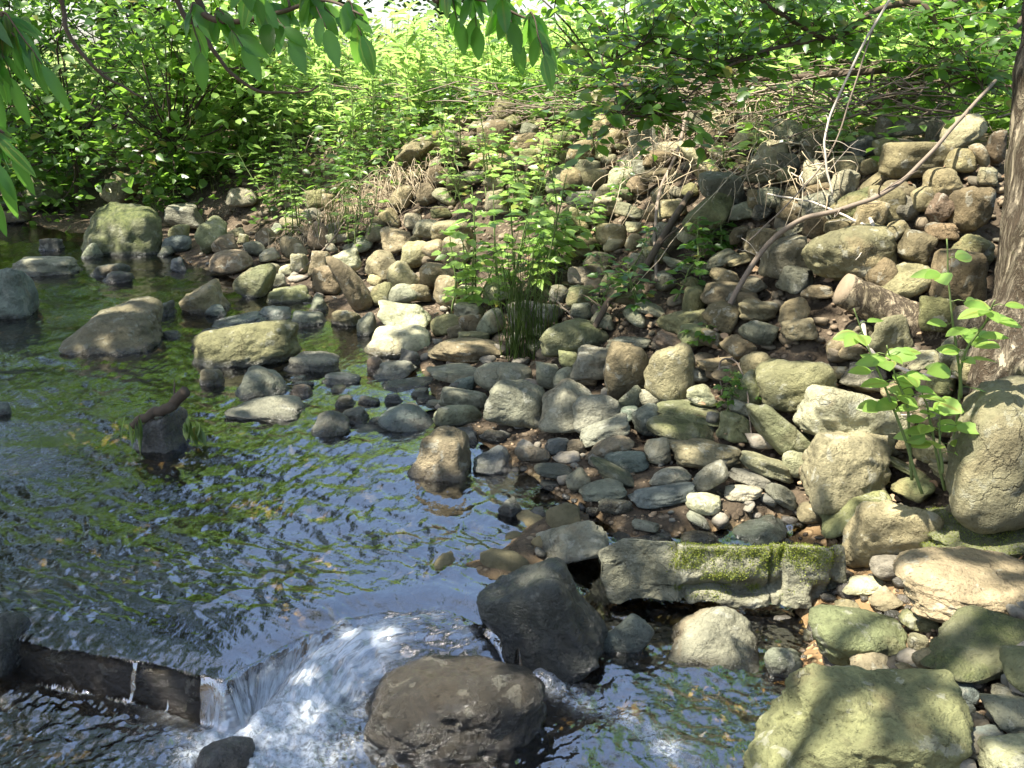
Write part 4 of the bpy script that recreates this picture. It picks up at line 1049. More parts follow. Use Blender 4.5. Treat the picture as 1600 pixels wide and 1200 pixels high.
    for k in range(230):
        px = rs.uniform(960, 1290) if rs.rand() < .75 else rs.uniform(420, 700); py = rs.uniform(165, 330); p = on_ground(px, py, rs.uniform(.08, .2)); L = rs.uniform(.15, .65); p[1] -= .05
        q = p + np.array([rs.normal(0, .3) * L, -.35 * L, -L * rs.uniform(.3, 1.)]); q[2] = max(q[2], gz(q[0], q[1]) + .05)
        tube(mb2, wiggle(spline([p, (p + q) / 2 + np.array([rs.normal(0, .05), -.04, .06]), q], 10), .02, 1900 + k), np.linspace(rs.uniform(.002, .005), .0014, 10), 4, rs.rand(), False)
    o = obj('trailing_stems', mb2.mesh('trailing_stems'), M['straw']); o['kind'] = 'stuff'; o['label'] = 'pale dead stems trailing down the face of the bank'; o['category'] = 'dead stems'
    o = obj('twig_heap', mb.mesh('twig_heap'), M['twig']); o['kind'] = 'stuff'; o['label'] = 'heap of dead twigs and trailing roots along the crest of the bank'; o['category'] = 'twigs'
sticks()
def dry_grass():
    rs = R(44)
    for px, py, n, spread, lab in [(600, 300, 260, .28, 'pale dry grass clump hanging down the bank above the pale cobbles'), (640, 165, 240, .35, 'sunlit dry grass matted on the bank crest'), (500, 365, 150, .22, 'straw-coloured grass tuft drooping over the far shore stones'), (840, 150, 160, .3, 'dry grass and straw beside the crest stones'), (330, 215, 160, .4, 'brown dead stems in the shade under the left shrubs'), (1090, 190, 130, .25, 'dry bleached stems hanging over the middle of the wall')]:
        b = on_ground(px, py); o = empty('dry_grass', b, lab, 'dry grass', 'dry grass clumps on the bank'); mb = MB()
        for k in range(n):
            p = b + np.array([rs.normal(0, spread), rs.normal(0, spread * .4), 0]); p[2] = gz(p[0], p[1]) + .01
            d_ = np.array([rs.normal(0, .5), rs.uniform(-1, .2), rs.uniform(.1, 1.0)]); L = rs.uniform(.12, .38); q1 = p + d_ * L * .5; q2 = q1 + np.array([d_[0], d_[1] - .4, -.6]) * L * .6; q2[2] = max(q2[2], gz(q2[0], q2[1]) + .01)
            tube(mb, spline([p, q1, q2], 6), np.linspace(.0034, .0012, 6), 3, rs.rand(), False)
        obj('blades', mb.mesh('blades', b), M['straw'], o)['kind'] = 'stuff'
dry_grass()

# ------------------------------------------------------------------ plants
def plant(px, py, hpx, nst, spread, llen, wid, mat, label, seed, name='bank_plant', group='leafy plants on the bank', pairs=7, lean=(0, -.1), dist=None, cat='plant'):
    b = on_ground(px, py) if dist is None else Q(px, py, dist); rs = R(seed); H = hpx / F * b[1] / CP
    o = empty(name, b, label, cat, group); sb = MB(); lb = MB()
    for s in range(nst):
        p = b + np.array([rs.normal(0, spread), rs.normal(0, spread * .6), 0]); p[2] = gz(p[0], p[1]) - .01 if dist is None else p[2]
        h = H * rs.uniform(.5, 1.05); top = p + np.array([rs.normal(lean[0], .22) * h, rs.normal(lean[1], .2) * h, h])
        S = wiggle(spline([p, p * .5 + top * .5 + rs.normal(0, .03, 3) * h, top], 14), .01, seed + s); tube(sb, S, np.linspace(.0045, .0015, 14) * (1 + H), 5, rs.rand())
        for k in range(pairs):
            j = int(3 + k * 10.5 / pairs); a0 = rs.uniform(0, 6.28)
            for a in (a0, a0 + 3.14 + rs.normal(0, .3)):
                out = np.array([math.cos(a), math.sin(a), rs.uniform(-.1, .5)]); L = rs.uniform(.5, 1.7) * llen; c = S[j] + out * L * .8
                tube(sb, np.array([S[j], S[j] * .5 + c * .5 + [0, 0, .01], c]), [.0016, .0013, .001], 3, rs.rand(), False)
                m = 3 if rs.rand() < .7 else 1
                for q in range(m):
                    t = out + (np.array([-out[1], out[0], 0]) * (q - 1) * 1.1 if m == 3 else 0) + np.array([0, 0, -.25])
                    leaves(lb, c[None], t[None], np.array([[rs.normal(0, .35), rs.normal(-.25, .35), 1.]]), llen * rs.uniform(.6, 1.25), wid, rs)
    obj('stems', sb.mesh('stems', b), M['stem'], o)['kind'] = 'stuff'; f = obj('foliage', lb.mesh('foliage', b), M[mat], o); f['kind'] = 'stuff'
    return o
PL = [(745, 480, 200, 7, .10, .085, .62, 'weed', 'leafy bush at the left of the big green clump on the bank'),
 (820, 470, 200, 8, .10, .09, .6, 'weed', 'tall leafy middle bush of the green clump on the bank'),
 (880, 420, 130, 6, .09, .085, .6, 'weed', 'lower leafy bush at the right of the green clump'),
 (800, 330, 110, 5, .10, .085, .6, 'weed', 'bright leafy plant on the bank above the green clump'),
 (870, 262, 130, 4, .06, .06, .55, 'weed', 'tall upright sunlit plant with paired leaves below the crest'),
 (455, 372, 115, 4, .06, .06, .5, 'weed', 'bright white-sunlit leafy plant on the far shore'),
 (560, 385, 110, 4, .08, .06, .45, 'weed', 'thin sunlit plant left of the tan cobbles'),
 (248, 330, 70, 4, .10, .07, .55, 'shrub', 'small bright plant beside the big mossy humped boulder'),
 (320, 270, 90, 6, .22, .08, .55, 'shrub', 'low leafy plant in shade under the left shrubs'),
 (400, 240, 90, 6, .22, .08, .55, 'shrub', 'leafy plant at the middle of the left bank'),
 (1020, 470, 90, 4, .12, .06, .6, 'ovate', 'blue-green leafy plant in the shade by the dark root'),
 (1100, 410, 60, 3, .10, .06, .6, 'ovate', 'low green sprig below the big sloping wall stone'),
 (960, 450, 70, 4, .12, .055, .6, 'ovate', 'small shaded sprigs right of the grass tuft'),
 (1095, 545, 50, 2, .04, .05, .6, 'ovate', 'little green sprig beside the foot of the fallen branch'),
 (1310, 245, 60, 3, .07, .06, .7, 'weed', 'green sprig growing out of the wall top'),
 (1165, 625, 60, 3, .05, .035, .6, 'ovate', 'tiny green plant beside the long olive boulder'),
 (655, 210, 90, 5, .16, .07, .6, 'weed', 'sunlit broad-leaved plant left of the crest stones'),
 (540, 215, 90, 5, .2, .07, .55, 'weed', 'yellow-green leafy plant on the sunny crest'),
 (930, 345, 70, 3, .12, .05, .55, 'shrub', 'thin leafy sprigs around the brightest stone'),
 (700, 310, 70, 3, .1, .055, .6, 'weed', 'light green sprig above the smooth tan cobble')]
PL += [(350, 235, 80, 5, .25, .09, .55, 'weed', 'bright leafy plant at the foot of the yellow-green shrub'), (470, 285, 90, 5, .2, .08, .5, 'weed', 'leafy weed above the white-sunlit plant'), (610, 255, 80, 4, .15, .07, .55, 'weed', 'leafy weed just left of the shaded angular crest stone'), (510, 315, 80, 4, .15, .07, .5, 'shrub', 'green weed between the dry grass and the far shore'), (150, 262, 80, 5, .3, .09, .6, 'shrub', 'shaded leafy weed above the brown upright boulder'), (60, 255, 70, 5, .3, .09, .6, 'shrub', 'shaded leafy weed above the furthest mossy boulder')]
PL += [(560, 262, 120, 5, .16, .075, .5, 'weed', 'tall sunlit weed draped over the left end of the crest'), (640, 225, 100, 5, .16, .075, .6, 'shrub', 'leafy shoot hanging over the stones left of the crest stones'), (705, 262, 100, 5, .14, .07, .55, 'weed', 'leafy shoot below the tilted crest slab'), (480, 240, 110, 5, .2, .085, .5, 'weed', 'broad leafy weed behind the far shore plant'), (765, 300, 110, 5, .14, .075, .55, 'weed', 'upright leafy shoot above the left of the green clump'), (1180, 250, 70, 3, .1, .06, .6, 'weed', 'small shoot growing beside the sunlit box-shaped stone'), (990, 215, 90, 4, .14, .065, .6, 'weed', 'leafy shoot among the twigs right of the tall upright plant')]
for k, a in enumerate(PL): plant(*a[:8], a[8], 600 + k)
def tuft(px, py, hpx, n, spread, label, seed):
    b = on_ground(px, py); rs = R(seed); H = hpx / F * b[1] / CP; o = empty('grass_tuft', b, label, 'grass', 'green grass tufts on the bank'); mb = MB()
    for k in range(n):
        p = b + np.array([rs.normal(0, spread), rs.normal(0, spread * .6), 0]); h = H * rs.uniform(.4, 1.1); t = p + np.array([rs.normal(0, .14) * h, rs.normal(-.1, .14) * h, h]); e = t + np.array([rs.normal(0, .25), -.15, -.12]) * h
        tube(mb, spline([p, (p + t) / 2, t, e], 8), np.linspace(.003, .0008, 8), 3, rs.rand(), False)
    obj('blades', mb.mesh('blades', b), M['grass'], o)['kind'] = 'stuff'
tuft(808, 560, 190, 60, .05, 'tall green grass tuft at the foot of the green clump', 1)
tuft(845, 540, 120, 30, .06, 'shorter grass tuft right of the tall one', 2)
tuft(440, 250, 90, 50, .25, 'sunlit grass on the far bank behind the white-sunlit plant', 3)
tuft(530, 370, 90, 40, .12, 'grass tuft above the brown leaning boulder', 4)
tuft(300, 300, 80, 40, .25, 'thin grass in the shade of the left bank', 5)

# near plants: every leaf an object of its own
def big_leaf(name, wid, seg=9, serr=.03, droop=.22):
    v = []; t = []
    for i in range(seg + 1):
        u = i / seg; hw = wid / 2 * math.sin(math.pi * u ** .85) ** .8 * (1 + (serr if i % 2 else -serr)) if 0 < i < seg else 0.0
        z = -droop * u * u
        v += [(-hw, u, z + .10 * hw), (0, u, z - .05 * hw), (hw, u, z + .10 * hw)]
    for i in range(seg):
        a = 3 * i
        for k in (0, 1): t += [(a + k, a + k + 1, a + k + 4), (a + k, a + k + 4, a + k + 3)]
    return mesh(name, v, t, True, {'lv': np.tile([.22, .62, .30], len(v) // 3)})
LM = dict(ovate=big_leaf('ovate_leaf', .62), lance=big_leaf('lance_leaf', .42, 10), narrow=big_leaf('narrow_leaf', .26, 10, .02))
for k in LM: LM[k].materials.append(M['hang'] if k != 'ovate' else M['weed'])
def leaf_at(parent, origin, p, tip, nor, L, me):
    tip = mathutils.Vector(tip).normalized(); side = tip.cross(mathutils.Vector(nor)).normalized(); nn = side.cross(tip)
    o = bpy.data.objects.new('leaf', me); C.objects.link(o); o.parent = parent
    mt = mathutils.Matrix((side, tip, nn)).transposed().to_4x4(); o.rotation_euler = mt.to_euler(); o.location = mathutils.Vector(p) - mathutils.Vector(origin); o.scale = (L, L, L); return o
def sapling(label, stems, seed, lf, group='saplings by the log'):
    rs = R(seed); P0 = Q(*stems[0][0]); o = empty('sapling', P0, label, 'sapling', group)
    for st in stems:
        S = wiggle(spline([Q(*p) for p in st], 30), .004, seed, 4.); mb = MB(); tube(mb, S, np.linspace(.0055, .002, 30), 6, .4); obj('stem', mb.mesh('stem', P0), M['stem'], o); seed += 1
        for k in range(lf):
            j = int(9 + k * 20 / lf); a = k * 2.4 + rs.normal(0, .3); out = np.array([math.cos(a), .6 * math.sin(a) - .15, .15]); c = S[j] + out * rs.uniform(.02, .05)
            mb = MB(); tube(mb, [S[j], (S[j] + c) / 2 + [0, 0, .006], c], [.0018, .0014, .0011], 4, .3); obj('leaf_stalk', mb.mesh('leaf_stalk', P0), M['stem'], o)
            for q in range(3 if k % 2 else 1):
                t = out + np.array([-out[1], out[0], 0]) * (q - (1 if k % 2 else 0)) * .9 + np.array([0, 0, rs.uniform(-.3, .15)]); leaf_at(o, P0, c, t, (rs.normal(0, .3), rs.normal(-.45, .25), 1), rs.uniform(.055, .095), LM['ovate'])
sapling('slender sapling with oval bright leaves standing in front of the bright boulder', [[(1440, 770, 3.1), (1400, 650, 3.1), (1365, 560, 3.1), (1335, 480, 3.1)], [(1425, 750, 3.12), (1418, 640, 3.1), (1400, 590, 3.08), (1385, 540, 3.06)]], 901, 9)
sapling('taller sapling with oval bright leaves close to the tree trunk', [[(1490, 700, 3.2), (1500, 600, 3.2), (1487, 480, 3.18), (1478, 375, 3.16)], [(1500, 620, 3.2), (1505, 560, 3.15), (1540, 505, 3.1), (1555, 470, 3.05)]], 911, 9)
sapling('small leafy sapling between the other two saplings', [[(1475, 765, 3.15), (1455, 660, 3.12), (1440, 610, 3.1)], [(1470, 740, 3.1), (1468, 690, 3.1), (1470, 650, 3.1)]], 921, 7)
def hanging(label, main, sprays, seed, lmesh='lance', L=(.048, .078)):
    rs = R(seed); P0 = Q(*main[0]); o = empty('hanging_branch', P0, label, 'branch', 'leafy branches hanging into the top of the picture'); S = wiggle(spline([P0 + [-.9, -.7, 1.9], P0 + [-.35, -.25, .75]] + [Q(*p) for p in main], 56), .008, seed); mb = MB(); tube(mb, S, np.linspace(.012, .0022, 56), 6, .3); obj('stem', mb.mesh('stem', P0), M['darktwig'], o)
    for (a, b, n) in sprays:
        A, B = Q(*a), Q(*b); mb = MB(); j = np.argmin(np.linalg.norm(S - A, axis=1)); W = wiggle(spline([S[j], A, B + np.array([0, 0, -.03])], 16), .005, seed + n); tube(mb, W, np.linspace(.003, .0012, 16), 5, .5); obj('twig', mb.mesh('twig', P0), M['darktwig'], o)
        n = int(n * 1.5)
        for k in range(n):
            p = W[int(2 + k * 13 / n)] ; ax = W[-1] - W[0]; ax /= np.linalg.norm(ax); sd = np.array([-ax[2], 0, ax[0]]) * (1 if k % 2 else -1)
            leaf_at(o, P0, p, ax * .5 + sd * rs.uniform(.3, .8) + np.array([rs.normal(0, .2), rs.normal(0, .25), rs.uniform(-1.1, -.4)]), (rs.normal(0, .5), -.8, .7), rs.uniform(*L), LM[lmesh])
        leaf_at(o, P0, W[-1], ax + np.array([0, 0, -.6]), (0, -.7, .7), L[1], LM[lmesh])
hanging('broad-leaved branch hanging in at the top left of centre', [(270, -60, 2.3), (320, 30, 2.3), (420, 20, 2.28), (500, -5, 2.25), (570, 20, 2.2)], [((300, 10, 2.3), (310, 60, 2.3), 5), ((345, 15, 2.3), (375, 50, 2.28), 7), ((420, 5, 2.28), (450, 35, 2.25), 7), ((480, -20, 2.25), (505, 20, 2.22), 6), ((545, 0, 2.2), (560, 30, 2.2), 6), ((380, -40, 2.2), (410, 10, 2.2), 6), ((450, -40, 2.3), (520, 5, 2.3), 7)], 31)
hanging('dark broad-leaved branch hanging in at the top middle', [(650, -60, 2.5), (700, -10, 2.5), (770, 5, 2.48), (830, 25, 2.45)], [((700, -20, 2.5), (715, 10, 2.5), 5), ((740, -10, 2.5), (745, 20, 2.5), 5), ((790, 0, 2.48), (805, 40, 2.46), 7), ((830, 20, 2.45), (850, 65, 2.42), 7), ((770, -40, 2.4), (800, 15, 2.4), 6)], 41)
hanging('drooping narrow-leaved branch at the top left edge', [(-120, -80, 2.0), (-40, 10, 2.0), (10, 40, 2.0), (40, 60, 2.0)], [((0, 20, 2.0), (35, 45, 2.0), 8), ((-30, 0, 2.0), (10, 90, 2.0), 9), ((10, 20, 2.0), (60, 70, 2.0), 6), ((-20, 40, 2.0), (-5, 110, 2.0), 8)], 51, 'narrow', (.055, .09))
hanging('drooping narrow-leaved spray at the left edge lower down', [(-140, 120, 2.0), (-60, 170, 2.0), (-10, 195, 2.0), (15, 215, 2.0)], [((-20, 190, 2.0), (15, 215, 2.0), 8), ((-30, 200, 2.0), (0, 250, 2.0), 8), ((-40, 200, 2.0), (-10, 280, 2.0), 6)], 61, 'narrow', (.05, .085))
def bare(label, pts, r, seed):
    P0 = Q(*pts[0]); S = wiggle(spline([P0 + [-.5, -.5, 1.8], P0 + [-.12, -.15, .7]] + [Q(*p) for p in pts], 60), .008, seed, 6.); o = empty('bare_twig', S[0], label, 'twig', 'bare dark twigs hanging in from above'); mb = MB(); tube(mb, S, np.linspace(r * 1.4, r * .35, 60), 6, .4); obj('stem', mb.mesh('stem', S[0]), M['darktwig'], o); rs = R(seed)
    for k in range(3):
        j = rs.randint(30, 56); mb = MB(); q = S[j] + rdir(rs, 1, -.6, .2)[0] * .07; tube(mb, [S[j], (S[j] + q) / 2 + [0, 0, .004], q], [.0015, .0012, .0008], 4, .4); obj('twig', mb.mesh('twig', S[0]), M['darktwig'], o)
bare('bare dark twig curving down from the top left corner', [(85, -40, 2.6), (105, 50, 2.6), (150, 110, 2.6), (190, 135, 2.6), (232, 148, 2.6)], .006, 71)
bare('thin dark twig curving under the top left leaves', [(270, -30, 2.5), (315, 40, 2.5), (350, 100, 2.5), (400, 138, 2.5), (460, 150, 2.5), (495, 133, 2.5)], .006, 72)

# right-hand leafy tree behind the wall whose limbs reach over the crest
def limb_tree():
    rs = R(131); base = np.array([3.9, 7.4, gz(3.9, 7.4) - .1]); o = empty('tree', base, 'leafy tree with dark crooked limbs reaching in above the wall at the top right', 'tree'); mb = bark_tube([base, base + [-.1, 0, 1.0], base + [-.2, -.1, 2.2], base + [-.1, 0, 4.]], [.14, .11, .09, .05], 28, 50, 861, .008); obj('trunk', mb.mesh('trunk', base), M['bark'], o)
    j0 = base + np.array([-.2, -.1, 1.6]); lb = MB()
    LM_ = [[j0, Q(1540, -20, 6.0), Q(1380, 12, 5.7), Q(1300, 62, 5.5), Q(1200, 76, 5.4), Q(1140, 105, 5.3), Q(1065, 165, 5.2)],
           [Q(1200, 76, 5.4), Q(1110, 95, 5.35), Q(1020, 70, 5.3), Q(960, 90, 5.25)], [Q(1300, 62, 5.5), Q(1240, 30, 5.4), Q(1150, -10, 5.3), Q(1060, -20, 5.2)],
           [j0, Q(1560, 70, 6.0), Q(1440, 120, 5.7), Q(1360, 160, 5.6)], [Q(1440, 10, 5.6), Q(1500, 90, 5.4), Q(1540, 140, 5.2)], [Q(1065, 165, 5.2), Q(1020, 178, 5.15), Q(960, 180, 5.1)]]
    for k, P in enumerate(LM_):
        S = wiggle(spline(P, 50), .02, 140 + k, 7.); mb = MB(); tube(mb, S, np.linspace(.022 if k in (0, 3) else .012, .004, 50), 7, .4); obj('limb', mb.mesh('limb', base), M['darktwig'], o)
        tw = MB()
        for q in range(46):
            j = rs.randint(12 if k in (0, 3) else 3, 50); d_ = rdir(rs, 1, -.5, .8)[0]; d_[1] *= .6; L = rs.uniform(.15, .5); T_ = wiggle(spline([S[j], S[j] + d_ * L * .5 + [0, 0, .03], S[j] + d_ * L], 8), .012, q); tube(tw, T_, np.linspace(.003, .0012, 8), 4, rs.rand(), False)
            n = rs.randint(4, 9); jj = rs.randint(2, 8, n); out = rdir(rs, n, -.6, .25); leaves(lb, T_[jj] + out * .02, out + d_ * .4, np.stack([rs.normal(0, .5, n), rs.normal(-.5, .4, n), np.ones(n)], 1), rs.uniform(.05, .10, n), .7, rs)
        obj('twigs', tw.mesh('twigs', base), M['darktwig'], o)['kind'] = 'stuff'
    for q in range(40):
        c = Q(rs.uniform(1150, 1680), rs.uniform(-160, 120), rs.uniform(5.6, 8.)); n = 26; p = c + rs.normal(0, .2, (n, 3)); leaves(lb, p, rdir(rs, n, -.8, .3), np.stack([rs.normal(0, .5, n), rs.normal(-.5, .4, n), np.ones(n)], 1), rs.uniform(.05, .095, n), .7, rs)
    obj('crown', lb.mesh('crown', base), M['ovate'], o)['kind'] = 'stuff'
limb_tree()

# left shrubs, background weeds, trees behind
def blob_plant(name, base, label, cat, clumps, nleaf, crad, lsize, wid, mat, seed, trunkr, group, down=-.7):
    rs = R(seed); o = empty(name, base, label, cat, group); lb = MB(); sb = MB(); base = np.asarray(base, float); cl = np.asarray(clumps, float)
    hub = base + np.array([0, 0, .25 * (cl[:, 2].max() - base[2])]); tube(sb, wiggle(spline([base - [0, 0, .1], hub, base * .4 + cl.mean(0) * .6], 14), .03, seed), np.linspace(trunkr, trunkr * .5, 14), 9, rs.rand())
    for c in cl:
        tube(sb, wiggle(spline([hub, hub * .5 + c * .5 + rs.normal(0, .1, 3), c], 10), .05, seed + 3), np.linspace(trunkr * .4, .004, 10), 4, rs.rand(), False)
        n = int(nleaf * rs.uniform(.5, 1.5)); p = c + rs.normal(0, 1, (n, 3)) * crad * rs.uniform(.6, 1.3); leaves(lb, p, rdir(rs, n, down, .35), np.stack([rs.normal(0, .5, n), rs.normal(-.3, .5, n), np.ones(n)], 1), rs.uniform(.6, 1.3, n) * lsize, wid, rs)
    obj('trunk' if trunkr > .05 else 'stems', sb.mesh('stems', base), M['darktwig'], o); obj('crown' if trunkr > .05 else 'foliage', lb.mesh('foliage', base), M[mat], o)['kind'] = 'stuff'
def shrubs():
    rs = R(171)
    spec = [(-60, 11.8, 'dark leafy shrub at the far left edge above the stream', 2.2, 1.0), (110, 11.6, 'dense green shrub on the left bank above the mossy boulders', 2.4, 1.1), (270, 11.0, 'broad green shrub left of the sunny weeds', 2.2, 1.0), (390, 11.4, 'yellow-green shrub between the dark shrubs and the sunny weeds', 1.7, .8), (30, 13.4, 'tall shrub behind the dark left shrubs', 3.4, 1.3), (240, 13.6, 'tall pale shrub behind the left bank', 3.2, 1.3)]
    for k, (px, dist, lab, H, wd) in enumerate(spec):
        b = Q(px, 200, dist); b[2] = gz(b[0], b[1]); n = 34; cl = b + np.stack([rs.normal(0, .55, n) * wd, rs.normal(-.15, .4, n) * wd, rs.uniform(.05, 1, n) * H], 1)
        blob_plant('shrub', b, lab, 'shrub', cl, 60, .2, .115, .7, 'shrub' if k != 3 else 'weed', 180 + k, .03, 'shrubs on the left bank')
shrubs()
ORD = 'first second third fourth fifth sixth seventh eighth ninth tenth eleventh twelfth thirteenth fourteenth fifteenth sixteenth'.split()
def background():
    rs = R(201)
    # sunlit weeds behind the crest: the nearest are plants of their own, the mass behind is undergrowth
    for k in range(16):
        px = 500 + k * 27 + rs.uniform(-10, 10); dist = rs.uniform(9.6, 11.2); b = Q(px, 150, dist); b[2] = gz(b[0], b[1]); h = rs.uniform(.7, 1.1); o = empty('tall_weed', b, f'tall sunlit narrow-leaved weed, {ORD[k]} from the left in the row behind the crest', 'weed', 'tall sunlit weeds behind the crest'); sb = MB(); lb = MB()
        for s in range(3):
            p = b + np.array([rs.normal(0, .12), rs.normal(0, .12), 0]); t = p + np.array([rs.normal(0, .12), rs.normal(0, .12), h * rs.uniform(.7, 1.1)]); S = spline([p, (p + t) / 2 + rs.normal(0, .03, 3), t], 22); tube(sb, S, np.linspace(.007, .002, 22), 4, rs.rand(), False)
            n = 40; j = rs.randint(3, 22, n); out = rdir(rs, n, .0, .7); leaves(lb, S[j], out, np.stack([rs.normal(0, .3, n), rs.normal(0, .3, n), np.ones(n)], 1), rs.uniform(.12, .22, n), .24, rs)
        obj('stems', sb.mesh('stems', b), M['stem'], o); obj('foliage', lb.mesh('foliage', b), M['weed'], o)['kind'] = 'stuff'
    lb = MB(); sb = MB(); n = 3000; yy = 5.6 + 12 * rs.rand(9000); xx = rs.uniform(-.62, .62, 9000) * (yy + 1); d, _ = polydist(xx, yy, SHORE); k = np.nonzero((d > 2.5) & ((d > 3.2) | (rs.rand(9000) < .55)))[0][:n]
    for x, y in zip(xx[k], yy[k]):
        h = rs.uniform(.25, 1.15) * (.5 + .5 * min(1, (y - 5) / 5)); z = gz(x, y); p = np.array([x, y, z]); t = p + np.array([rs.normal(0, .15), rs.normal(0, .15), h]); S = np.array([p * (1 - u) + t * u for u in np.linspace(0, 1, 5)]); tube(sb, S, np.linspace(.005, .002, 5), 3, rs.rand(), False)
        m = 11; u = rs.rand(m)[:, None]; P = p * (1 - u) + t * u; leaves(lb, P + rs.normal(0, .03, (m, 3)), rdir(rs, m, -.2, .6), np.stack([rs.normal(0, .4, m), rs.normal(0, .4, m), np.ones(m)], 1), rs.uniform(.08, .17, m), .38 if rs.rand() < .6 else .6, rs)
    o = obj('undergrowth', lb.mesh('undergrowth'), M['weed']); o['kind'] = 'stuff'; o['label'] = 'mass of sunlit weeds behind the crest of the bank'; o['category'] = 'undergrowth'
    o2 = obj('undergrowth_stems', sb.mesh('undergrowth_stems'), M['stem'], o)
    lb = MB(); yy = 4.5 + 8.5 * rs.rand(60000); xx = rs.uniform(-.62, .62, 60000) * (yy + .5); d, _ = polydist(xx, yy, SHORE); px_, py_, _d = project(np.stack([xx, yy, gfast(xx, yy)], 1)); dens = 1.1 * smooth(1.0, 1.7, d) * smooth(800, 520, px_) + .5 * smooth(2.2, 2.7, d) + .16 * smooth(.9, 1.4, d) * smooth(1150, 900, px_)
    k = np.nonzero((d > .9) & (d < 3.4) & (n2(xx, yy, 2.2, 99, 2) * .5 + .5 < dens) & (rs.rand(60000) < .8))[0][:13000]; hh = rs.rand(len(k)) ** 1.5 * .32
    leaves(lb, np.stack([xx[k], yy[k] - .1 * hh, gfast(xx[k], yy[k]) + .01 + hh], 1), rdir(rs, len(k), -.3, .4), np.stack([rs.normal(0, .4, len(k)), rs.normal(-.4, .4, len(k)), np.ones(len(k))], 1), rs.uniform(.05, .11, len(k)), .6, rs)
    o = obj('ground_cover', lb.mesh('ground_cover'), M['shrub']); o['kind'] = 'stuff'; o['label'] = 'low creeping leaves over the upper bank'; o['category'] = 'ground cover'
    for k, (x, y, H, lab) in enumerate([(-3.4, 13.2, .9, 'sunlit pale bush behind the yellow-green shrub'), (-1.9, 13.8, .9, 'sunlit pale bush behind the left end of the tall weeds'), (-.3, 14.0, .9, 'sunlit pale bush behind the middle of the tall weeds'), (1.3, 14.2, .9, 'sunlit pale bush behind the right end of the tall weeds'), (3.0, 12.8, 2.2, 'sunlit pale bush behind the crooked limbs'), (4.6, 11.6, 2.4, 'sunlit pale bush furthest right behind the wall')]):
        b = np.array([x, y, gz(x, y)]); n = 40; cl = b + np.stack([rs.normal(0, .75, n), rs.normal(0, .5, n), rs.uniform(.02, 1, n) * H], 1); blob_plant('shrub', b, lab, 'shrub', cl, 40, .22, .15, .45, 'weed', 330 + k, .025, 'sunlit bushes beyond the bank')
    # crest shrubs right
    for k, (px, dist, H, wd, lab) in enumerate([(960, 8.6, 1.0, .8, 'low leafy shrub on the crest left of the limbs'), (1120, 8.2, 1.2, .9, 'leafy shrub on the crest behind the twig heap'), (1290, 7.8, 1.2, .9, 'green shrub behind the long pole on the wall'), (1430, 7.6, 1.3, .9, 'green shrub behind the wall-top boulder'), (1560, 7.4, 1.4, .8, 'shrub behind the tree trunk at the right edge')]):
        b = Q(px, 150, dist); b[2] = gz(b[0], b[1]); n = 22; cl = b + np.stack([rs.normal(0, .5, n) * wd, rs.normal(0, .35, n) * wd, rs.uniform(.05, 1, n) * H], 1); blob_plant('shrub', b, lab, 'shrub', cl, 46, .17, .10, .66, 'ovate', 230 + k, .025, 'shrubs on the crest of the wall')
    names = ['bright tree behind the left shrubs, furthest left', 'bright tree behind the left shrubs', 'pale sunlit tree left of the weeds', 'pale sunlit tree behind the tall weeds', 'sunlit tree behind the middle of the crest', 'sunlit tree behind the crooked limbs', 'sunlit tree right of the crooked limbs', 'sunlit tree behind the trunk at the right edge', 'distant tree beyond the right edge', 'distant tree beyond the left edge', 'tall tree upstream behind the left shrubs', 'tall tree furthest upstream at the left']
    for k, (x, y, H) in enumerate([(-8.5, 17, 7), (-5.8, 18.5, 7.5), (-3.6, 20.5, 6.6), (-1.9, 30, 7), (4.6, 24, 7.0), (4.2, 17.5, 6.8), (6.4, 16, 7.2), (8.6, 15, 7.5), (11, 13, 8), (-12, 15.5, 8), (-5.4, 15.0, 12.5), (-8.0, 13.5, 12)]):
        b = np.array([x, y, gz(x, y)]); n = 46; th = rdir(rs, n, -.9, 1); rr = rs.uniform(.5, 1, n)[:, None]; cl = b + np.array([0, 0, H * .54]) + th * rr * np.array([1.9, 1.6, H * .5]); blob_plant('tree', b, names[k], 'tree', cl, 46 if H < 9 else 90, .36, .24, .6, 'far' if x > 3 else 'dark', 260 + k, .14, 'trees behind the bank')
background()

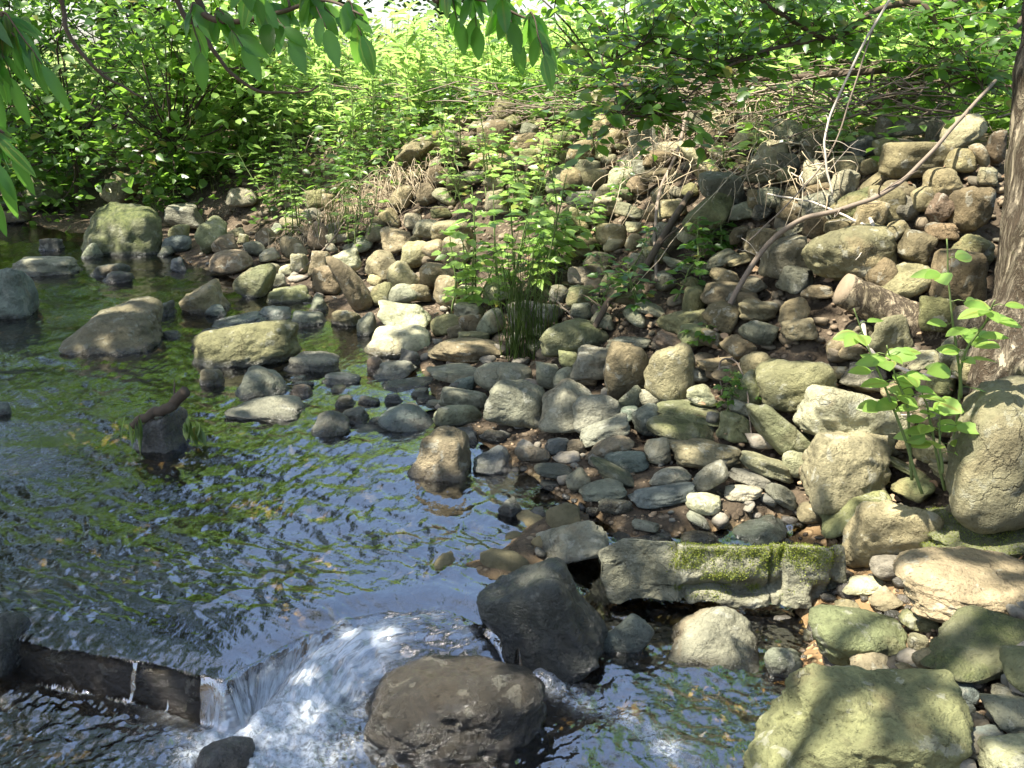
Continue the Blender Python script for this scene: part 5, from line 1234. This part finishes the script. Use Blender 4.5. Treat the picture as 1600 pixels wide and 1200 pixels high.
# ------------------------------------------------------------------ unseen shade trees on the near bank: crowns shaped to dapple the light
LIT = [(1335, 640, 62, 34), (1310, 712, 42, 40), (1545, 660, 50, 55), (1130, 880, 60, 40, 3.12), (1210, 885, 70, 45, 3.12), (1285, 895, 50, 50, 3.12), (1375, 800, 50, 26), (1440, 800, 40, 24), (1480, 900, 80, 26), (1330, 985, 60, 26), (1240, 1062, 80, 28), (1560, 1175, 45, 30), (1500, 830, 50, 18), (1380, 915, 40, 16),
 (600, 410, 90, 50), (690, 365, 60, 28), (620, 500, 60, 26), (540, 440, 34, 40), (470, 410, 60, 30), (450, 330, 40, 50), (380, 540, 60, 16), (510, 540, 40, 12), (650, 450, 30, 20), (700, 440, 20, 20), (740, 360, 60, 50), (560, 565, 50, 10),
 (970, 280, 40, 26), (950, 318, 44, 22), (1040, 232, 30, 12), (1085, 255, 20, 26), (1205, 240, 32, 22), (1275, 265, 26, 18), (1320, 290, 24, 22), (1360, 335, 32, 28), (1390, 320, 30, 30), (1420, 252, 50, 14), (1505, 205, 34, 26), (1330, 390, 70, 26), (1410, 350, 40, 24), (1460, 320, 30, 24), (1510, 250, 30, 14), (1540, 275, 30, 14), (1340, 470, 40, 20), (1400, 500, 30, 14), (1320, 440, 26, 14), (1400, 430, 40, 20), (1240, 575, 40, 14), (1040, 570, 22, 30), (985, 555, 22, 14), (1580, 170, 50, 60, 3.75), (1570, 300, 40, 60, 3.72), (1560, 420, 40, 50, 3.7), (1600, 520, 30, 40, 3.7),
 (820, 290, 80, 60), (800, 400, 90, 40), (870, 210, 50, 50), (640, 270, 70, 36), (560, 300, 60, 40), (700, 215, 60, 30), (770, 215, 40, 40), (520, 200, 80, 60), (430, 200, 50, 40), (300, 160, 60, 40), (610, 190, 100, 40), (1230, 735, 26, 14), (1190, 725, 30, 12), (1100, 785, 30, 14), (1160, 770, 30, 10), (1220, 650, 22, 34),
 (480, 895, 60, 22), (110, 940, 40, 12), (430, 770, 40, 14), (150, 670, 50, 14), (500, 700, 50, 12), (1110, 1080, 70, 40), (1090, 1150, 70, 40), (1180, 1005, 30, 18), (790, 1050, 36, 16), (640, 1085, 60, 36), (1120, 985, 40, 16), (170, 490, 40, 10), (60, 300, 30, 20), (400, 420, 20, 20), (200, 350, 40, 14), (850, 470, 50, 16), (700, 545, 30, 8), (785, 630, 20, 10), (910, 640, 14, 8), (690, 690, 24, 10), (420, 640, 40, 8), (700, 1060, 50, 20), (1200, 1100, 60, 30), (1300, 1060, 50, 20), (1500, 1000, 40, 20), (1540, 930, 50, 20)]
def canopy():
    e1 = np.cross(SUN, [0, 0, 1.]); e1 /= np.linalg.norm(e1); e2 = np.cross(SUN, e1)
    pts = []; rad = []
    for px, py, rx, ry, *ds in LIT:
        on = [o['c'][1] for o in ROCKS if o['bb'][0] < px < o['bb'][2] and o['bb'][1] < py < o['bb'][3]]
        g = Q(px, py, ds[0]) if ds else Q(px, py, min(on)) if on else G(px, py); g = g + (CAM - g) / np.linalg.norm(CAM - g) * .10; pts.append([g @ e1, g @ e2]); s = np.linalg.norm(g - CAM) / F
        ay = abs(ry) / max(.3, abs(ray(px, py)[2]) / np.linalg.norm(ray(px, py)) + .45); rad.append([rx * s * 1.0, ay * s * 1.0, g[0], g[1]])
    pts = np.array(pts); rad = np.array(rad)
    rs = R(303); trees = []
    for k, (bx, by, lab) in enumerate([(-4.6, -.6, 'large unseen shade tree on the near bank, crown shaped to dapple the stream'), (-6.2, 4.2, 'unseen shade tree across the stream, upstream of the camera'), (-1.6, -3.4, 'unseen shade tree on the near bank behind the camera')]):
        b = np.array([bx, by, gz(bx, by) - .1]); o = empty('tree', b, lab, 'tree', 'unseen shade trees on the near bank'); mb = bark_tube([b, b + [.1, .1, 2.], b + [.5, .4, 4.5], b + [1.0, .8, 7.]], [.24, .18, .14, .08], 24, 40, 870 + k, .01); obj('trunk', mb.mesh('trunk', b), M['bark'], o); trees.append((b, o, MB(), MB()))
    # candidate leaf sprays in the crowns, kept where the photograph shows shade on the ground below
    NS = 105000
    gx = rs.uniform(-8, 4.2, NS); gy = rs.uniform(-.5, 14.5, NS); hh = rs.uniform(4.2, 7.0, NS)
    g0 = ground(gx, gy); G0 = np.stack([gx, gy, g0], 1); P = G0 + SUN * ((hh - g0) / SUN[2])[:, None]
    d, _ = polydist(gx, gy, SHORE)
    keep = (d < 1.95 + .35 * n2(gx, gy, 1.2, 91, 2) + .9 * smooth(.6, 1.6, gx) * smooth(7, 5, gy) + .5 * smooth(-2.8, -4.0, gx)) & (d > -4.5) & (gx > -1.6 - .72 * gy)
    q = np.stack([P @ e1, P @ e2], 1)
    # a lit patch is an opening in the leaves; test the ground point each spray shades
    lit = np.zeros(NS, bool)
    for k in range(len(pts)):
        dx = (gx - rad[k, 2]); dy = (gy - rad[k, 3]); w_ = .25 * noise(np.stack([gx * 5, gy * 5, hh * 0], 1), 95 + k % 5)
        qq = ((q[:, 0] - pts[k, 0]) ** 2 + (q[:, 1] - pts[k, 1]) ** 2) / ((rad[k, 0] + .075) * (np.maximum(rad[k, 1], rad[k, 0] * .5) + .075)); lit |= qq < 1.05 + w_
    fleck = n2(q[:, 0], q[:, 1], 3.4, 97, 2) > np.where((gx < -2.2) & (d > .4), -.15, .85)
    P = P[keep & ~lit & ~fleck]
    P = P[rs.permutation(len(P))[:34000]]
    own = np.argmin(np.stack([np.linalg.norm(P[:, :2] - (t[0][:2] + [1.2, 1.0]), axis=1) for t in trees]), 0)
    for t in range(3):
        b, o, lb, tw = trees[t]; p = P[own == t]; n = len(p)
        if not n: continue
        leaves(lb, p, rdir(rs, n, -.5, .3), SUN + rs.normal(0, .35, (n, 3)), rs.uniform(.10, .15, n), .66, rs)
        hub = b + np.array([.5, .4, 4.4])
        for j in rs.permutation(n)[:26]:
            tube(tw, wiggle(spline([hub, hub * .5 + p[j] * .5 + [0, 0, .4], p[j]], 12), .05, j), np.linspace(.045, .006, 12), 5, .4, False)
        obj('limbs', tw.mesh('limbs', b), M['darktwig'], o); obj('crown', lb.mesh('crown', b), M['dark'], o)['kind'] = 'stuff'
canopy()
